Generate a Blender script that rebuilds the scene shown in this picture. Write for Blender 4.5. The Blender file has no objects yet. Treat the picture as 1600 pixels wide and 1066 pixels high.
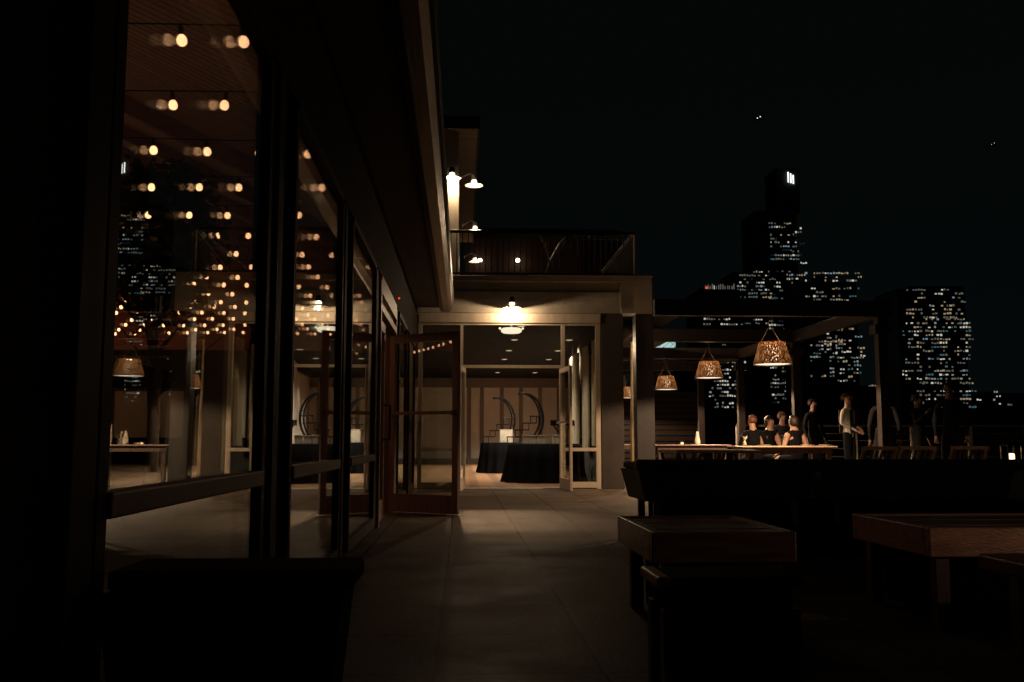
import bpy, bmesh, math, random
from mathutils import Vector, Matrix, noise
R = math.radians
rnd = random.Random(7)
sc = bpy.context.scene
COL = sc.collection

# ------------------------------------------------------------------ camera
W_, H_, FPX, CAMH, VPX, HZY = 1600, 1066, 1500.0, 0.83, 722.0, 690.0
PITCH = math.atan((HZY - 533) / FPX)
YAW = math.atan((800 - VPX) / FPX * math.cos(PITCH))
cam_d = bpy.data.cameras.new('camera')
cam = bpy.data.objects.new('camera', cam_d); COL.objects.link(cam)
cam.location = (0, 0, CAMH)
cam.rotation_euler = (math.pi / 2 + PITCH, 0, -YAW)
cam_d.sensor_width = 36; cam_d.lens = 36 * FPX / W_
cam_d.clip_start = 0.05; cam_d.clip_end = 9000
sc.camera = cam
_cp, _sp, _cy, _sy = math.cos(PITCH), math.sin(PITCH), math.cos(YAW), math.sin(YAW)
_F = Vector((_sy * _cp, _cy * _cp, _sp)); _R = Vector((_cy, -_sy, 0)); _U = _R.cross(_F)
def at(px, py, Y):
    d = _F + _R * ((px - 800) / FPX) + _U * ((533 - py) / FPX)
    t = Y / d.y
    return Vector((d.x * t, Y, CAMH + d.z * t))

# ------------------------------------------------------------------ materials
MATS = {}
def nmat(name):
    m = bpy.data.materials.new(name); m.use_nodes = True
    nt = m.node_tree
    for n in list(nt.nodes): nt.nodes.remove(n)
    out = nt.nodes.new('ShaderNodeOutputMaterial')
    MATS[name] = m
    return m, nt, out
def N(nt, t, **kw):
    n = nt.nodes.new(t)
    for k, v in kw.items():
        if k in n.inputs: n.inputs[k].default_value = v
        else: setattr(n, k, v)
    return n
def c4(c): return (c[0], c[1], c[2], 1)
def surf(name, col, rough=.6, var=.25, scale=6., stretch=(1, 1, 1), bump=.15, bscale=40., metal=0., spec=.5, col2=None, sheen=0):
    m, nt, out = nmat(name)
    b = N(nt, 'ShaderNodeBsdfPrincipled')
    b.inputs['Metallic'].default_value = metal
    b.inputs['Specular IOR Level'].default_value = spec
    tc = N(nt, 'ShaderNodeTexCoord'); mp = N(nt, 'ShaderNodeMapping')
    mp.inputs['Scale'].default_value = stretch
    nt.links.new(tc.outputs['Object'], mp.inputs['Vector'])
    nz = N(nt, 'ShaderNodeTexNoise'); nz.inputs['Scale'].default_value = scale; nz.inputs['Detail'].default_value = 6
    nt.links.new(mp.outputs['Vector'], nz.inputs['Vector'])
    cr = N(nt, 'ShaderNodeValToRGB')
    c2 = col2 or tuple(x * (1 - var) for x in col)
    cr.color_ramp.elements[0].position = .35; cr.color_ramp.elements[0].color = c4(c2)
    cr.color_ramp.elements[1].position = .65; cr.color_ramp.elements[1].color = c4(col)
    nt.links.new(nz.outputs['Fac'], cr.inputs['Fac'])
    nt.links.new(cr.outputs['Color'], b.inputs['Base Color'])
    mr = N(nt, 'ShaderNodeMapRange'); mr.inputs['To Min'].default_value = max(.03, rough - .12); mr.inputs['To Max'].default_value = min(1, rough + .12)
    nt.links.new(nz.outputs['Fac'], mr.inputs['Value']); nt.links.new(mr.outputs['Result'], b.inputs['Roughness'])
    if bump:
        n2 = N(nt, 'ShaderNodeTexNoise'); n2.inputs['Scale'].default_value = bscale; n2.inputs['Detail'].default_value = 4
        nt.links.new(mp.outputs['Vector'], n2.inputs['Vector'])
        bp = N(nt, 'ShaderNodeBump'); bp.inputs['Strength'].default_value = bump; bp.inputs['Distance'].default_value = .02
        nt.links.new(n2.outputs['Fac'], bp.inputs['Height']); nt.links.new(bp.outputs['Normal'], b.inputs['Normal'])
    nt.links.new(b.outputs[0], out.inputs['Surface'])
    return m
def emis(name, col, st, sample=True):
    m, nt, out = nmat(name)
    e = N(nt, 'ShaderNodeEmission'); e.inputs['Color'].default_value = c4(col); e.inputs['Strength'].default_value = st
    nt.links.new(e.outputs[0], out.inputs['Surface'])
    m.cycles.emission_sampling = 'FRONT' if sample else 'NONE'
    return m
def boards(name, col, width=.1, axis='X', rough=.6, gap=.06, var=.3, gaploc=.3):
    """boards laid side by side along one object axis, with dark gaps between them"""
    m, nt, out = nmat(name)
    b = N(nt, 'ShaderNodeBsdfPrincipled'); b.inputs['Roughness'].default_value = rough
    tc = N(nt, 'ShaderNodeTexCoord'); sp = N(nt, 'ShaderNodeSeparateXYZ'); nt.links.new(tc.outputs['Object'], sp.inputs[0])
    dv = N(nt, 'ShaderNodeMath', operation='DIVIDE'); dv.inputs[1].default_value = width
    nt.links.new(sp.outputs[axis], dv.inputs[0])
    fr = N(nt, 'ShaderNodeMath', operation='FRACT'); nt.links.new(dv.outputs[0], fr.inputs[0])
    fl = N(nt, 'ShaderNodeMath', operation='FLOOR'); nt.links.new(dv.outputs[0], fl.inputs[0])
    wn = N(nt, 'ShaderNodeTexWhiteNoise', noise_dimensions='1D'); nt.links.new(fl.outputs[0], wn.inputs['W'])
    gp = N(nt, 'ShaderNodeMath', operation='LESS_THAN'); gp.inputs[1].default_value = gap; nt.links.new(fr.outputs[0], gp.inputs[0])
    mp = N(nt, 'ShaderNodeMapping')
    s = {'X': (14, 1.5, 14), 'Y': (1.5, 14, 14), 'Z': (1.5, 1.5, 14)}[axis]; mp.inputs['Scale'].default_value = s
    nt.links.new(tc.outputs['Object'], mp.inputs['Vector'])
    nz = N(nt, 'ShaderNodeTexNoise'); nz.inputs['Scale'].default_value = 2; nz.inputs['Detail'].default_value = 5
    nt.links.new(mp.outputs['Vector'], nz.inputs['Vector'])
    ad = N(nt, 'ShaderNodeMath', operation='ADD'); nt.links.new(wn.outputs['Value'], ad.inputs[0]); nt.links.new(nz.outputs['Fac'], ad.inputs[1])
    mr = N(nt, 'ShaderNodeMapRange'); mr.inputs['From Max'].default_value = 1.6; mr.inputs['To Min'].default_value = 1 - var; mr.inputs['To Max'].default_value = 1 + var
    nt.links.new(ad.outputs[0], mr.inputs['Value'])
    sub = N(nt, 'ShaderNodeMath', operation='MULTIPLY'); sub.inputs[1].default_value = gaploc
    mx = N(nt, 'ShaderNodeMix', data_type='FLOAT'); nt.links.new(gp.outputs[0], mx.inputs['Factor'])
    nt.links.new(mr.outputs['Result'], mx.inputs['A']); nt.links.new(mr.outputs['Result'], sub.inputs[0]); nt.links.new(sub.outputs[0], mx.inputs['B'])
    vm = N(nt, 'ShaderNodeVectorMath', operation='SCALE'); vm.inputs[0].default_value = col
    nt.links.new(mx.outputs['Result'], vm.inputs['Scale']); nt.links.new(vm.outputs[0], b.inputs['Base Color'])
    bp = N(nt, 'ShaderNodeBump'); bp.inputs['Strength'].default_value = .5; bp.inputs['Distance'].default_value = .01
    inv = N(nt, 'ShaderNodeMath', operation='SUBTRACT'); inv.inputs[0].default_value = 1; nt.links.new(gp.outputs[0], inv.inputs[1])
    nt.links.new(inv.outputs[0], bp.inputs['Height']); nt.links.new(bp.outputs['Normal'], b.inputs['Normal'])
    nt.links.new(b.outputs[0], out.inputs['Surface'])
    return m
def glass(name='glass', tint=(.93, .95, .93), base=.045):
    m, nt, out = nmat(name)
    t = N(nt, 'ShaderNodeBsdfTransparent'); t.inputs['Color'].default_value = c4(tint)
    g = N(nt, 'ShaderNodeBsdfGlossy'); g.inputs['Roughness'].default_value = .0; g.inputs['Color'].default_value = (1, 1, 1, 1)
    lw = N(nt, 'ShaderNodeLayerWeight'); lw.inputs['Blend'].default_value = .5
    pw = N(nt, 'ShaderNodeMath', operation='POWER'); pw.inputs[1].default_value = 5; nt.links.new(lw.outputs['Facing'], pw.inputs[0])
    ma = N(nt, 'ShaderNodeMath', operation='MULTIPLY_ADD'); ma.inputs[1].default_value = 1 - base; ma.inputs[2].default_value = base
    nt.links.new(pw.outputs[0], ma.inputs[0])
    mx = N(nt, 'ShaderNodeMixShader'); nt.links.new(ma.outputs[0], mx.inputs[0]); nt.links.new(t.outputs[0], mx.inputs[1]); nt.links.new(g.outputs[0], mx.inputs[2])
    nt.links.new(mx.outputs[0], out.inputs['Surface'])
    return m
def paver_mat():
    m, nt, out = nmat('paver')
    b = N(nt, 'ShaderNodeBsdfPrincipled'); b.inputs['Specular IOR Level'].default_value = .12
    tc = N(nt, 'ShaderNodeTexCoord'); mp = N(nt, 'ShaderNodeMapping'); mp.inputs['Location'].default_value = (.1, 0, 0)
    nt.links.new(tc.outputs['Object'], mp.inputs['Vector'])
    br = N(nt, 'ShaderNodeTexBrick', offset=0.0, squash=1.0)
    br.inputs['Color1'].default_value = (.135, .10, .07, 1); br.inputs['Color2'].default_value = (.175, .135, .095, 1); br.inputs['Mortar'].default_value = (.012, .011, .01, 1)
    br.inputs['Scale'].default_value = 1; br.inputs['Mortar Size'].default_value = .010; br.inputs['Mortar Smooth'].default_value = .2
    br.inputs['Brick Width'].default_value = .62; br.inputs['Row Height'].default_value = .71
    nt.links.new(mp.outputs['Vector'], br.inputs['Vector'])
    nz = N(nt, 'ShaderNodeTexNoise'); nz.inputs['Scale'].default_value = 1.6; nz.inputs['Detail'].default_value = 8; nz.inputs['Roughness'].default_value = .65
    nt.links.new(tc.outputs['Object'], nz.inputs['Vector'])
    n3 = N(nt, 'ShaderNodeTexNoise'); n3.inputs['Scale'].default_value = 38; n3.inputs['Detail'].default_value = 6
    nt.links.new(tc.outputs['Object'], n3.inputs['Vector'])
    mu = N(nt, 'ShaderNodeMapRange'); mu.inputs['From Min'].default_value = .3; mu.inputs['From Max'].default_value = .7; mu.inputs['To Min'].default_value = .35; mu.inputs['To Max'].default_value = 1.3
    nt.links.new(nz.outputs['Fac'], mu.inputs['Value'])
    mu2 = N(nt, 'ShaderNodeMapRange'); mu2.inputs['From Min'].default_value = .3; mu2.inputs['From Max'].default_value = .7; mu2.inputs['To Min'].default_value = .5; mu2.inputs['To Max'].default_value = 1.3
    nt.links.new(n3.outputs['Fac'], mu2.inputs['Value'])
    mm = N(nt, 'ShaderNodeMath', operation='MULTIPLY'); nt.links.new(mu.outputs[0], mm.inputs[0]); nt.links.new(mu2.outputs[0], mm.inputs[1])
    vm = N(nt, 'ShaderNodeVectorMath', operation='SCALE'); nt.links.new(br.outputs['Color'], vm.inputs[0]); nt.links.new(mm.outputs[0], vm.inputs['Scale'])
    nt.links.new(vm.outputs[0], b.inputs['Base Color'])
    rr = N(nt, 'ShaderNodeMapRange'); rr.inputs['From Min'].default_value = .3; rr.inputs['From Max'].default_value = .7; rr.inputs['To Min'].default_value = .5; rr.inputs['To Max'].default_value = .68
    nt.links.new(nz.outputs['Fac'], rr.inputs['Value']); nt.links.new(rr.outputs[0], b.inputs['Roughness'])
    bp = N(nt, 'ShaderNodeBump'); bp.inputs['Strength'].default_value = .25; bp.inputs['Distance'].default_value = .01
    sb = N(nt, 'ShaderNodeMath', operation='SUBTRACT'); nt.links.new(n3.outputs['Fac'], sb.inputs[0]); nt.links.new(br.outputs['Fac'], sb.inputs[1])
    nt.links.new(sb.outputs[0], bp.inputs['Height']); nt.links.new(bp.outputs['Normal'], b.inputs['Normal'])
    nt.links.new(b.outputs[0], out.inputs['Surface'])
    return m
def shade_mat():
    """woven lampshade: brown threads that let light through, with gaps one can see the bulb diffuser in"""
    m, nt, out = nmat('woven_shade')
    tc = N(nt, 'ShaderNodeTexCoord'); mp = N(nt, 'ShaderNodeMapping'); mp.inputs['Scale'].default_value = (1, 1, .22)
    nt.links.new(tc.outputs['Object'], mp.inputs['Vector'])
    nz = N(nt, 'ShaderNodeTexNoise'); nz.inputs['Scale'].default_value = 88; nz.inputs['Detail'].default_value = 3
    nt.links.new(mp.outputs['Vector'], nz.inputs['Vector'])
    gt = N(nt, 'ShaderNodeMapRange'); gt.inputs['From Min'].default_value = .55; gt.inputs['From Max'].default_value = .62; gt.inputs['To Max'].default_value = .7
    nt.links.new(nz.outputs['Fac'], gt.inputs['Value'])
    cr = N(nt, 'ShaderNodeValToRGB'); cr.color_ramp.elements[0].color = (.13, .07, .035, 1); cr.color_ramp.elements[1].color = (.72, .46, .25, 1)
    cr.color_ramp.elements[0].position = .38; cr.color_ramp.elements[1].position = .6
    nt.links.new(nz.outputs['Fac'], cr.inputs['Fac'])
    tl = N(nt, 'ShaderNodeBsdfTranslucent'); nt.links.new(cr.outputs[0], tl.inputs['Color'])
    df = N(nt, 'ShaderNodeBsdfDiffuse'); nt.links.new(cr.outputs[0], df.inputs['Color'])
    m1 = N(nt, 'ShaderNodeMixShader'); m1.inputs[0].default_value = .5; nt.links.new(tl.outputs[0], m1.inputs[1]); nt.links.new(df.outputs[0], m1.inputs[2])
    tr = N(nt, 'ShaderNodeBsdfTransparent')
    m2 = N(nt, 'ShaderNodeMixShader'); nt.links.new(gt.outputs[0], m2.inputs[0]); nt.links.new(m1.outputs[0], m2.inputs[1]); nt.links.new(tr.outputs[0], m2.inputs[2])
    nt.links.new(m2.outputs[0], out.inputs['Surface'])
    return m

M = {}
M['paver'] = paver_mat()
M['glass'] = glass('glass')
M['frame'] = surf('frame_bronze', (.034, .023, .018), .62, .3, 5, (6, 6, 1), .05, spec=.14)
M['redwood'] = surf('red_wood', (.30, .185, .14), .45, .35, 5, (6, 6, .6), .06)
M['darkwood'] = surf('dark_wood', (.085, .05, .035), .5, .4, 4, (8, 8, 1), .1)
M['beamwood'] = surf('beam_wood', (.018, .011, .008), .6, .4, 4, (8, 8, 1), .1, spec=.25)
M['siding'] = surf('dark_siding', (.02, .014, .011), .8, .3, 3, (1, 1, 6), .1, spec=.06)
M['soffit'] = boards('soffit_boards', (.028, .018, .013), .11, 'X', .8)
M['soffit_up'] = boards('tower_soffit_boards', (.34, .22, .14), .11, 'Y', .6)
M['maroon'] = surf('maroon_boards', (.032, .012, .010), .7, .3, 3)
M['roof_edge'] = surf('roof_edge', (.06, .05, .042), .6, .3, 3)
M['gutter'] = surf('gutter_metal', (.085, .062, .043), .36, .4, 3, (8, .6, 8), .12, 6, metal=.5)
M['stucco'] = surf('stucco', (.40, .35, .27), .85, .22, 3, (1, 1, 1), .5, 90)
M['stucco_shaded'] = surf('stucco_shaded', (.058, .046, .036), .85, .3, 3, (1, 1, 1), .6, 90)  # stucco darkened to hold the column's shadow in its colour
M['pillar'] = surf('dark_pillar', (.035, .03, .026), .7, .3, 3, (1, 1, 1), .4, 60)
M['cream'] = surf('cream_paint', (.62, .54, .42), .5, .12, 3, (4, 4, 1), .08)
M['trim'] = surf('pale_trim', (.55, .46, .35), .42, .15, 4, (4, 4, 1), .05)
M['plaster'] = surf('interior_plaster', (.54, .47, .40), .8, .18, 1.5, (1, 1, 1), .15, 60)
M['batten'] = surf('interior_batten', (.16, .12, .09), .6, .2, 5, (6, 6, 1), .05)
M['woodfloor'] = boards('interior_floor_boards', (.33, .18, .09), .16, 'X', .3, .03, .5)
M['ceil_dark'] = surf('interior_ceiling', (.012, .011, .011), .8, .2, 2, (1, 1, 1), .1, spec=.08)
M['ceiling_boards'] = boards('ceiling_boards', (.52, .30, .23), .11, 'Y', .7, .16, .2, .15)
M['rafter'] = surf('rafter_wood', (.36, .18, .12), .6, .3, 3, (.6, 8, 8), .1)
M['redwall'] = surf('red_brown_wall', (.42, .14, .08), .7, .3, 2, (1, 1, 1), .1)
M['black'] = surf('black_metal', (.009, .009, .009), .45, .2, 8, (1, 1, 1), .05, spec=.2)
M['blackmatte'] = surf('matte_black', (.007, .006, .006), .9, .3, 8, spec=.04)
M['blackcloth'] = surf('black_cloth', (.007, .007, .008), .9, .3, 6, (1, 1, .3), .2, 30, spec=.05)
M['wicker'] = surf('dark_wicker', (.016, .013, .011), .6, .4, 40, (1, 1, 3), .8, 60)
M['cushion'] = surf('dark_cushion', (.022, .02, .019), .9, .3, 8, (1, 1, 1), .3, 50)
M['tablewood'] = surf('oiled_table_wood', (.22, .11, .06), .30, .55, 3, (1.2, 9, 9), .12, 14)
M['tablewood_lit'] = surf('copper_lit_wood', (.50, .25, .15), .42, .45, 3, (1.5, 7, 7), .18, 20)  # lit copy of the table wood, copper light put into the colour
M['teak'] = surf('teak', (.52, .36, .23), .4, .4, 4, (7, 7, 1), .1)
M['curtain'] = surf('cream_curtain', (.62, .52, .36), .9, .1, 3, (8, 8, .3), .1)
M['stone'] = surf('pale_stone', (.40, .35, .28), .8, .3, 8, (1, 1, 1), .4, 40)
M['post'] = surf('pale_carved_post', (.52, .38, .22), .55, .4, 7, (5, 5, .5), .3, 20)
M['white'] = surf('white_enamel', (.75, .72, .66), .35, .08, 5, (1, 1, 1), .02)
M['paper'] = surf('parchment', (.68, .60, .47), .8, .3, 14, (1, 1, 1), .1)
M['shade'] = shade_mat()
M['bulb'] = emis('string_bulb_glow', (1, .45, .22), 6.5)
M['jar'] = emis('lamp_jar_glow', (1, .78, .52), 9)
M['jar_in'] = emis('pendant_diffuser_glow', (1, .72, .46), 7)
M['lens'] = emis('ceiling_lens_glow', (1, .82, .6), 1.3)
M['candle'] = emis('candle_glow', (1, .55, .25), 5)
M['bottle'] = surf('white_bottle', (.8, .75, .65), .3, .1, 5)
M['leaf'] = surf('dark_leaf', (.035, .045, .02), .6, .5, 3)
M['bark'] = surf('bark', (.05, .035, .025), .9, .4, 10, (1, 1, .3), .5)
M['tower'] = surf('tower_concrete', (.05, .055, .06), .7, .3, .05, (1, 1, 1), 0)
M['hill'] = surf('hill_ground', (.012, .015, .012), 1, .4, .01, (1, 1, 1), 0)
M['lowground'] = surf('low_ground', (.02, .022, .02), 1, .4, .02, (1, 1, 1), 0)
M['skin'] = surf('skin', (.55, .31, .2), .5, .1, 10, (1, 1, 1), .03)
M['skin_dim'] = surf('skin_shaded', (.13, .065, .04), .6, .1, 10, (1, 1, 1), .03)  # shade put into the skin colour of the dimly lit guests
M['hair'] = surf('dark_hair', (.03, .016, .01), .45, .4, 20, (6, 6, 1), .3)
M['hair_auburn'] = surf('auburn_hair', (.16, .06, .03), .5, .4, 20, (6, 6, 1), .3)
M['shirt'] = surf('white_shirt', (.80, .75, .66), .8, .12, 12, (3, 3, 1), .5, 18)
M['suit'] = surf('black_suit', (.009, .009, .010), .9, .3, 10, (1, 1, 1), .2, spec=.08)
M['dress'] = surf('black_dress', (.008, .008, .009), .9, .3, 10, (1, 1, 1), .2, spec=.08)
M['greyvest'] = surf('charcoal_vest', (.03, .027, .025), .6, .3, 10, (1, 1, 1), .2)
M['win_cold'] = emis('window_cold', (.55, .80, .95), .28, False)
M['win_white'] = emis('window_white', (1, .93, .80), .55, False)
M['win_warm'] = emis('window_warm', (1, .76, .46), .30, False)
M['win_dim'] = emis('window_dim', (.8, .78, .65), .12, False)
M['win_teal'] = emis('window_teal', (.2, .6, .75), .16, False)
M['win_blue'] = emis('window_blue', (.12, .3, .45), .04, False)
M['sign'] = emis('sign_white', (1, 1, .95), 2.2, False)
M['red_led'] = emis('red_led', (1, .05, .02), 1.5, False)
M['canopy_glow'] = emis('canopy_glow', (.55, .85, .82), .7, False)

# ------------------------------------------------------------------ object helpers
def tag(o, label=None, cat=None, group=None, kind=None):
    if label: o['label'] = label
    if cat: o['category'] = cat
    if group: o['group'] = group
    if kind: o['kind'] = kind
    return o
def empty(name, loc, label, cat, group=None, rz=0):
    o = bpy.data.objects.new(name, None); COL.objects.link(o)
    o.location = loc; o.rotation_euler = (0, 0, rz); o.empty_display_size = .1
    return tag(o, label, cat, group)
class MB:
    def __init__(s): s.bm = bmesh.new()
    def box(s, x0, x1, y0, y1, z0, z1, taper=0, rot=None, about=None):
        vs = []
        for z, t in ((z0, taper), (z1, 0)):
            for x, y in ((x0 + t, y0 + t), (x1 - t, y0 + t), (x1 - t, y1 - t), (x0 + t, y1 - t)):
                vs.append(s.bm.verts.new((x, y, z)))
        for f in ((3, 2, 1, 0), (4, 5, 6, 7), (0, 1, 5, 4), (1, 2, 6, 5), (2, 3, 7, 6), (3, 0, 4, 7)):
            s.bm.faces.new([vs[i] for i in f])
        if rot is not None:
            p = Vector(about) if about is not None else Vector(((x0 + x1) / 2, (y0 + y1) / 2, (z0 + z1) / 2))
            bmesh.ops.rotate(s.bm, verts=vs, cent=p, matrix=rot)
        return vs
    def rbox(s, x0, x1, y0, y1, z0, z1, r=.01, seg=2, taper=0):
        vs = s.box(x0, x1, y0, y1, z0, z1, taper)
        es = list({e for v in vs for e in v.link_edges})
        bmesh.ops.bevel(s.bm, geom=es, offset=r, segments=seg, affect='EDGES', profile=.5)
    def bar(s, a, b, w, h=None):
        """rectangular bar from a to b"""
        a, b = Vector(a), Vector(b); h = h or w; d = (b - a); L = d.length
        q = d.to_track_quat('Z', 'Y').to_matrix()
        vs = []
        for z in (0, L):
            for x, y in ((-w / 2, -h / 2), (w / 2, -h / 2), (w / 2, h / 2), (-w / 2, h / 2)):
                vs.append(s.bm.verts.new(a + q @ Vector((x, y, z))))
        for f in ((3, 2, 1, 0), (4, 5, 6, 7), (0, 1, 5, 4), (1, 2, 6, 5), (2, 3, 7, 6), (3, 0, 4, 7)):
            s.bm.faces.new([vs[i] for i in f])
    def tube(s, pts, r, n=8, cap=True):
        pts = [Vector(p) for p in pts]; rs = r if isinstance(r, (list, tuple)) else [r] * len(pts)
        rings = []; up = None
        for i, p in enumerate(pts):
            d = (pts[min(i + 1, len(pts) - 1)] - pts[max(i - 1, 0)]).normalized()
            if up is None: up = Vector((0, 0, 1)) if abs(d.z) < .9 else Vector((1, 0, 0))
            a = d.cross(up).normalized(); b = a.cross(d).normalized(); up = b
            rings.append([s.bm.verts.new(p + (a * math.cos(t) + b * math.sin(t)) * rs[i]) for t in [2 * math.pi * k / n for k in range(n)]])
        for i in range(len(rings) - 1):
            for k in range(n):
                s.bm.faces.new((rings[i][k], rings[i][(k + 1) % n], rings[i + 1][(k + 1) % n], rings[i + 1][k]))
        if cap:
            s.bm.faces.new(rings[0][::-1]); s.bm.faces.new(rings[-1])
    def lathe(s, prof, n=24, c=(0, 0, 0), cap=True):
        rings = []
        for r, z in prof:
            rings.append([s.bm.verts.new((c[0] + r * math.cos(2 * math.pi * k / n), c[1] + r * math.sin(2 * math.pi * k / n), c[2] + z)) for k in range(n)])
        for i in range(len(rings) - 1):
            for k in range(n):
                s.bm.faces.new((rings[i][k], rings[i][(k + 1) % n], rings[i + 1][(k + 1) % n], rings[i + 1][k]))
        if cap:
            s.bm.faces.new(rings[0][::-1]); s.bm.faces.new(rings[-1])
    def ball(s, c, r, sx=1, sy=1, sz=1, seg=12):
        mt = Matrix.Translation(c) @ Matrix.Diagonal((sx, sy, sz, 1))
        bmesh.ops.create_uvsphere(s.bm, u_segments=seg, v_segments=max(6, seg // 2 + 2), radius=r, matrix=mt)
    def build(s, name, mat, parent=None, smooth=False, loc=None):
        me = bpy.data.meshes.new(name)
        bmesh.ops.recalc_face_normals(s.bm, faces=s.bm.faces)
        s.bm.to_mesh(me); s.bm.free()
        me.materials.append(M[mat] if isinstance(mat, str) else mat)
        if smooth:
            for p in me.polygons: p.use_smooth = True
        o = bpy.data.objects.new(name, me); COL.objects.link(o)
        if parent is not None: o.parent = parent
        if loc is not None: o.location = loc
        return o
def copy_tree(o, loc=None, rz=None, label=None, parent=None):
    c = o.copy(); COL.objects.link(c); c.parent = parent
    if loc is not None: c.location = loc
    if rz is not None: c.rotation_euler = (0, 0, rz)
    if label: c['label'] = label
    for ch in list(o.children): copy_tree(ch, parent=c)
    return c
def boxobj(name, mat, b, parent=None, bev=0):
    m = MB()
    if bev: m.rbox(*b, r=bev)
    else: m.box(*b)
    return m.build(name, mat, parent)
def point(name, loc, power, col, parent=None, r=.05):
    l = bpy.data.lights.new(name, 'POINT'); l.energy = power; l.color = col; l.shadow_soft_size = r
    o = bpy.data.objects.new(name, l); COL.objects.link(o); o.location = loc
    if parent is not None: o.parent = parent
    return o

# ------------------------------------------------------------------ world
w = bpy.data.worlds.new('World'); sc.world = w; w.use_nodes = True
nt = w.node_tree
bg = nt.nodes['Background']
sky = nt.nodes.new('ShaderNodeTexSky'); sky.sky_type = 'NISHITA'; sky.sun_disc = False
sky.sun_elevation = R(-6); sky.sun_rotation = R(200)
# night: the sun is below the horizon, and the city's own glow tints the sky faintly, most of it low down
tcw = nt.nodes.new('ShaderNodeTexCoord'); spw = nt.nodes.new('ShaderNodeSeparateXYZ'); nt.links.new(tcw.outputs['Generated'], spw.inputs[0])
crw = nt.nodes.new('ShaderNodeValToRGB'); nt.links.new(spw.outputs['Z'], crw.inputs['Fac'])
crw.color_ramp.elements[0].position = 0; crw.color_ramp.elements[0].color = (.0017, .0027, .0028, 1)
crw.color_ramp.elements[1].position = .35; crw.color_ramp.elements[1].color = (.0012, .0018, .0017, 1)
adw = nt.nodes.new('ShaderNodeMix'); adw.data_type = 'RGBA'; adw.blend_type = 'ADD'; adw.inputs['Factor'].default_value = 1
scw = nt.nodes.new('ShaderNodeVectorMath'); scw.operation = 'SCALE'; scw.inputs['Scale'].default_value = .05
nt.links.new(sky.outputs[0], scw.inputs[0]); nt.links.new(scw.outputs[0], adw.inputs[6]); nt.links.new(crw.outputs[0], adw.inputs[7])
nt.links.new(adw.outputs[2], bg.inputs['Color']); bg.inputs['Strength'].default_value = 1
# moon: the one distant light, far too weak to show
sl = bpy.data.lights.new('moon', 'SUN'); sl.energy = .004; sl.angle = R(.5); sl.color = (.8, .9, 1)
so = bpy.data.objects.new('moon', sl); COL.objects.link(so); so.rotation_euler = (R(40), 0, R(20))

# ------------------------------------------------------------------ setting: floor, ground, hills
o = MB(); o.box(-14, 30, -3, 60, -.3, 0); tag(o.build('patio_floor', 'paver'), kind='structure')
o = MB(); o.box(-4000, 4000, 62, 7000, -26, -24); tag(o.build('ground', 'lowground'), kind='structure')
def ridge(x0, x1, Y, h0, h1, seed):
    m = MB(); n = 60; prev = None
    for i in range(n + 1):
        x = x0 + (x1 - x0) * i / n
        h = h0 + (h1 - h0) * (.5 + .5 * noise.noise(Vector((i * .17, seed, 0))))
        a = [m.bm.verts.new((x, Y, -24)), m.bm.verts.new((x, Y + 150, h)), m.bm.verts.new((x, Y + 500, h * .8)), m.bm.verts.new((x, Y + 700, -24))]
        if prev:
            for k in range(3): m.bm.faces.new((prev[k], a[k], a[k + 1], prev[k + 1]))
        prev = a
    tag(m.build('hills', 'hill'), kind='structure')
ridge(-2500, 4500, 3000, 60, 150, 3)

# ------------------------------------------------------------------ left building (window wall)
XF, XG = -.80, -.825            # frame face, glass
lb = empty('glazed_hall', (XF, 0, 0), 'long dark glazed hall with timber framed windows and deep eave left of the walkway', 'building')
def lbx(name, mat, b, bev=0):
    x0, x1, *r = b
    return boxobj(name, mat, (x0 - XF, x1 - XF, *r), lb, bev)
bays = [(2.24, 3.92), (4.60, 6.36), (7.0, 8.88)]
WT = 2.43
# siding above windows, column pieces
lbx('upper_wall', 'siding', (-.87, -.815, -1, 16.98, WT + .06, 3.3))
lbx('sill_wall', 'siding', (-.87, -.83, -1, 9.35, .0, .05))
lbx('end_wall', 'siding', (-.87, -.82, -1, 2.02, .05, WT + .06))
for a, b in ((3.99, 4.53), (6.43, 6.93), (8.95, 9.40)):
    lbx('column', 'frame', (-.87, -.84, a, b, .05, WT + .06))
    lbx('column_batten', 'frame', (-.838, -.815, (a + b) / 2 - .06, (a + b) / 2 + .06, .05, WT + .05))
lbx('column', 'siding', (-.87, -.83, 11.72, 12.2, 0, WT + .06))
lbx('corner_post', 'frame', (-.88, -.80, 2.03, 2.17, .05, WT + .06), .006)
for a, b in bays:
    f = MB()
    x0, x1 = -.86 - XF, -.80 - XF
    f.box(x0, x1, a - .06, a, .05, WT); f.box(x0, x1, b, b + .06, .05, WT)
    f.box(x0, x1, a, b, WT - .0, WT + .05); f.box(x0, x1, a, b, .05, .14)
    fo = f.build('window', 'frame', lb)
    rl = MB(); rl.rbox(x0 + .01, x1 + .012, a, b, .655, .715, r=.006); rl.build('rail', 'darkwood', fo)
    for z0, z1 in ((.14, .655), (.715, WT)):
        g = MB(); g.box(XG - XF, XG - XF + .004, a, b, z0, z1); g.build('pane', 'glass', fo)
        g = MB(); g.box(XG - XF - .034, XG - XF - .030, a, b, z0, z1); g.build('pane', 'glass', fo)
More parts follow.
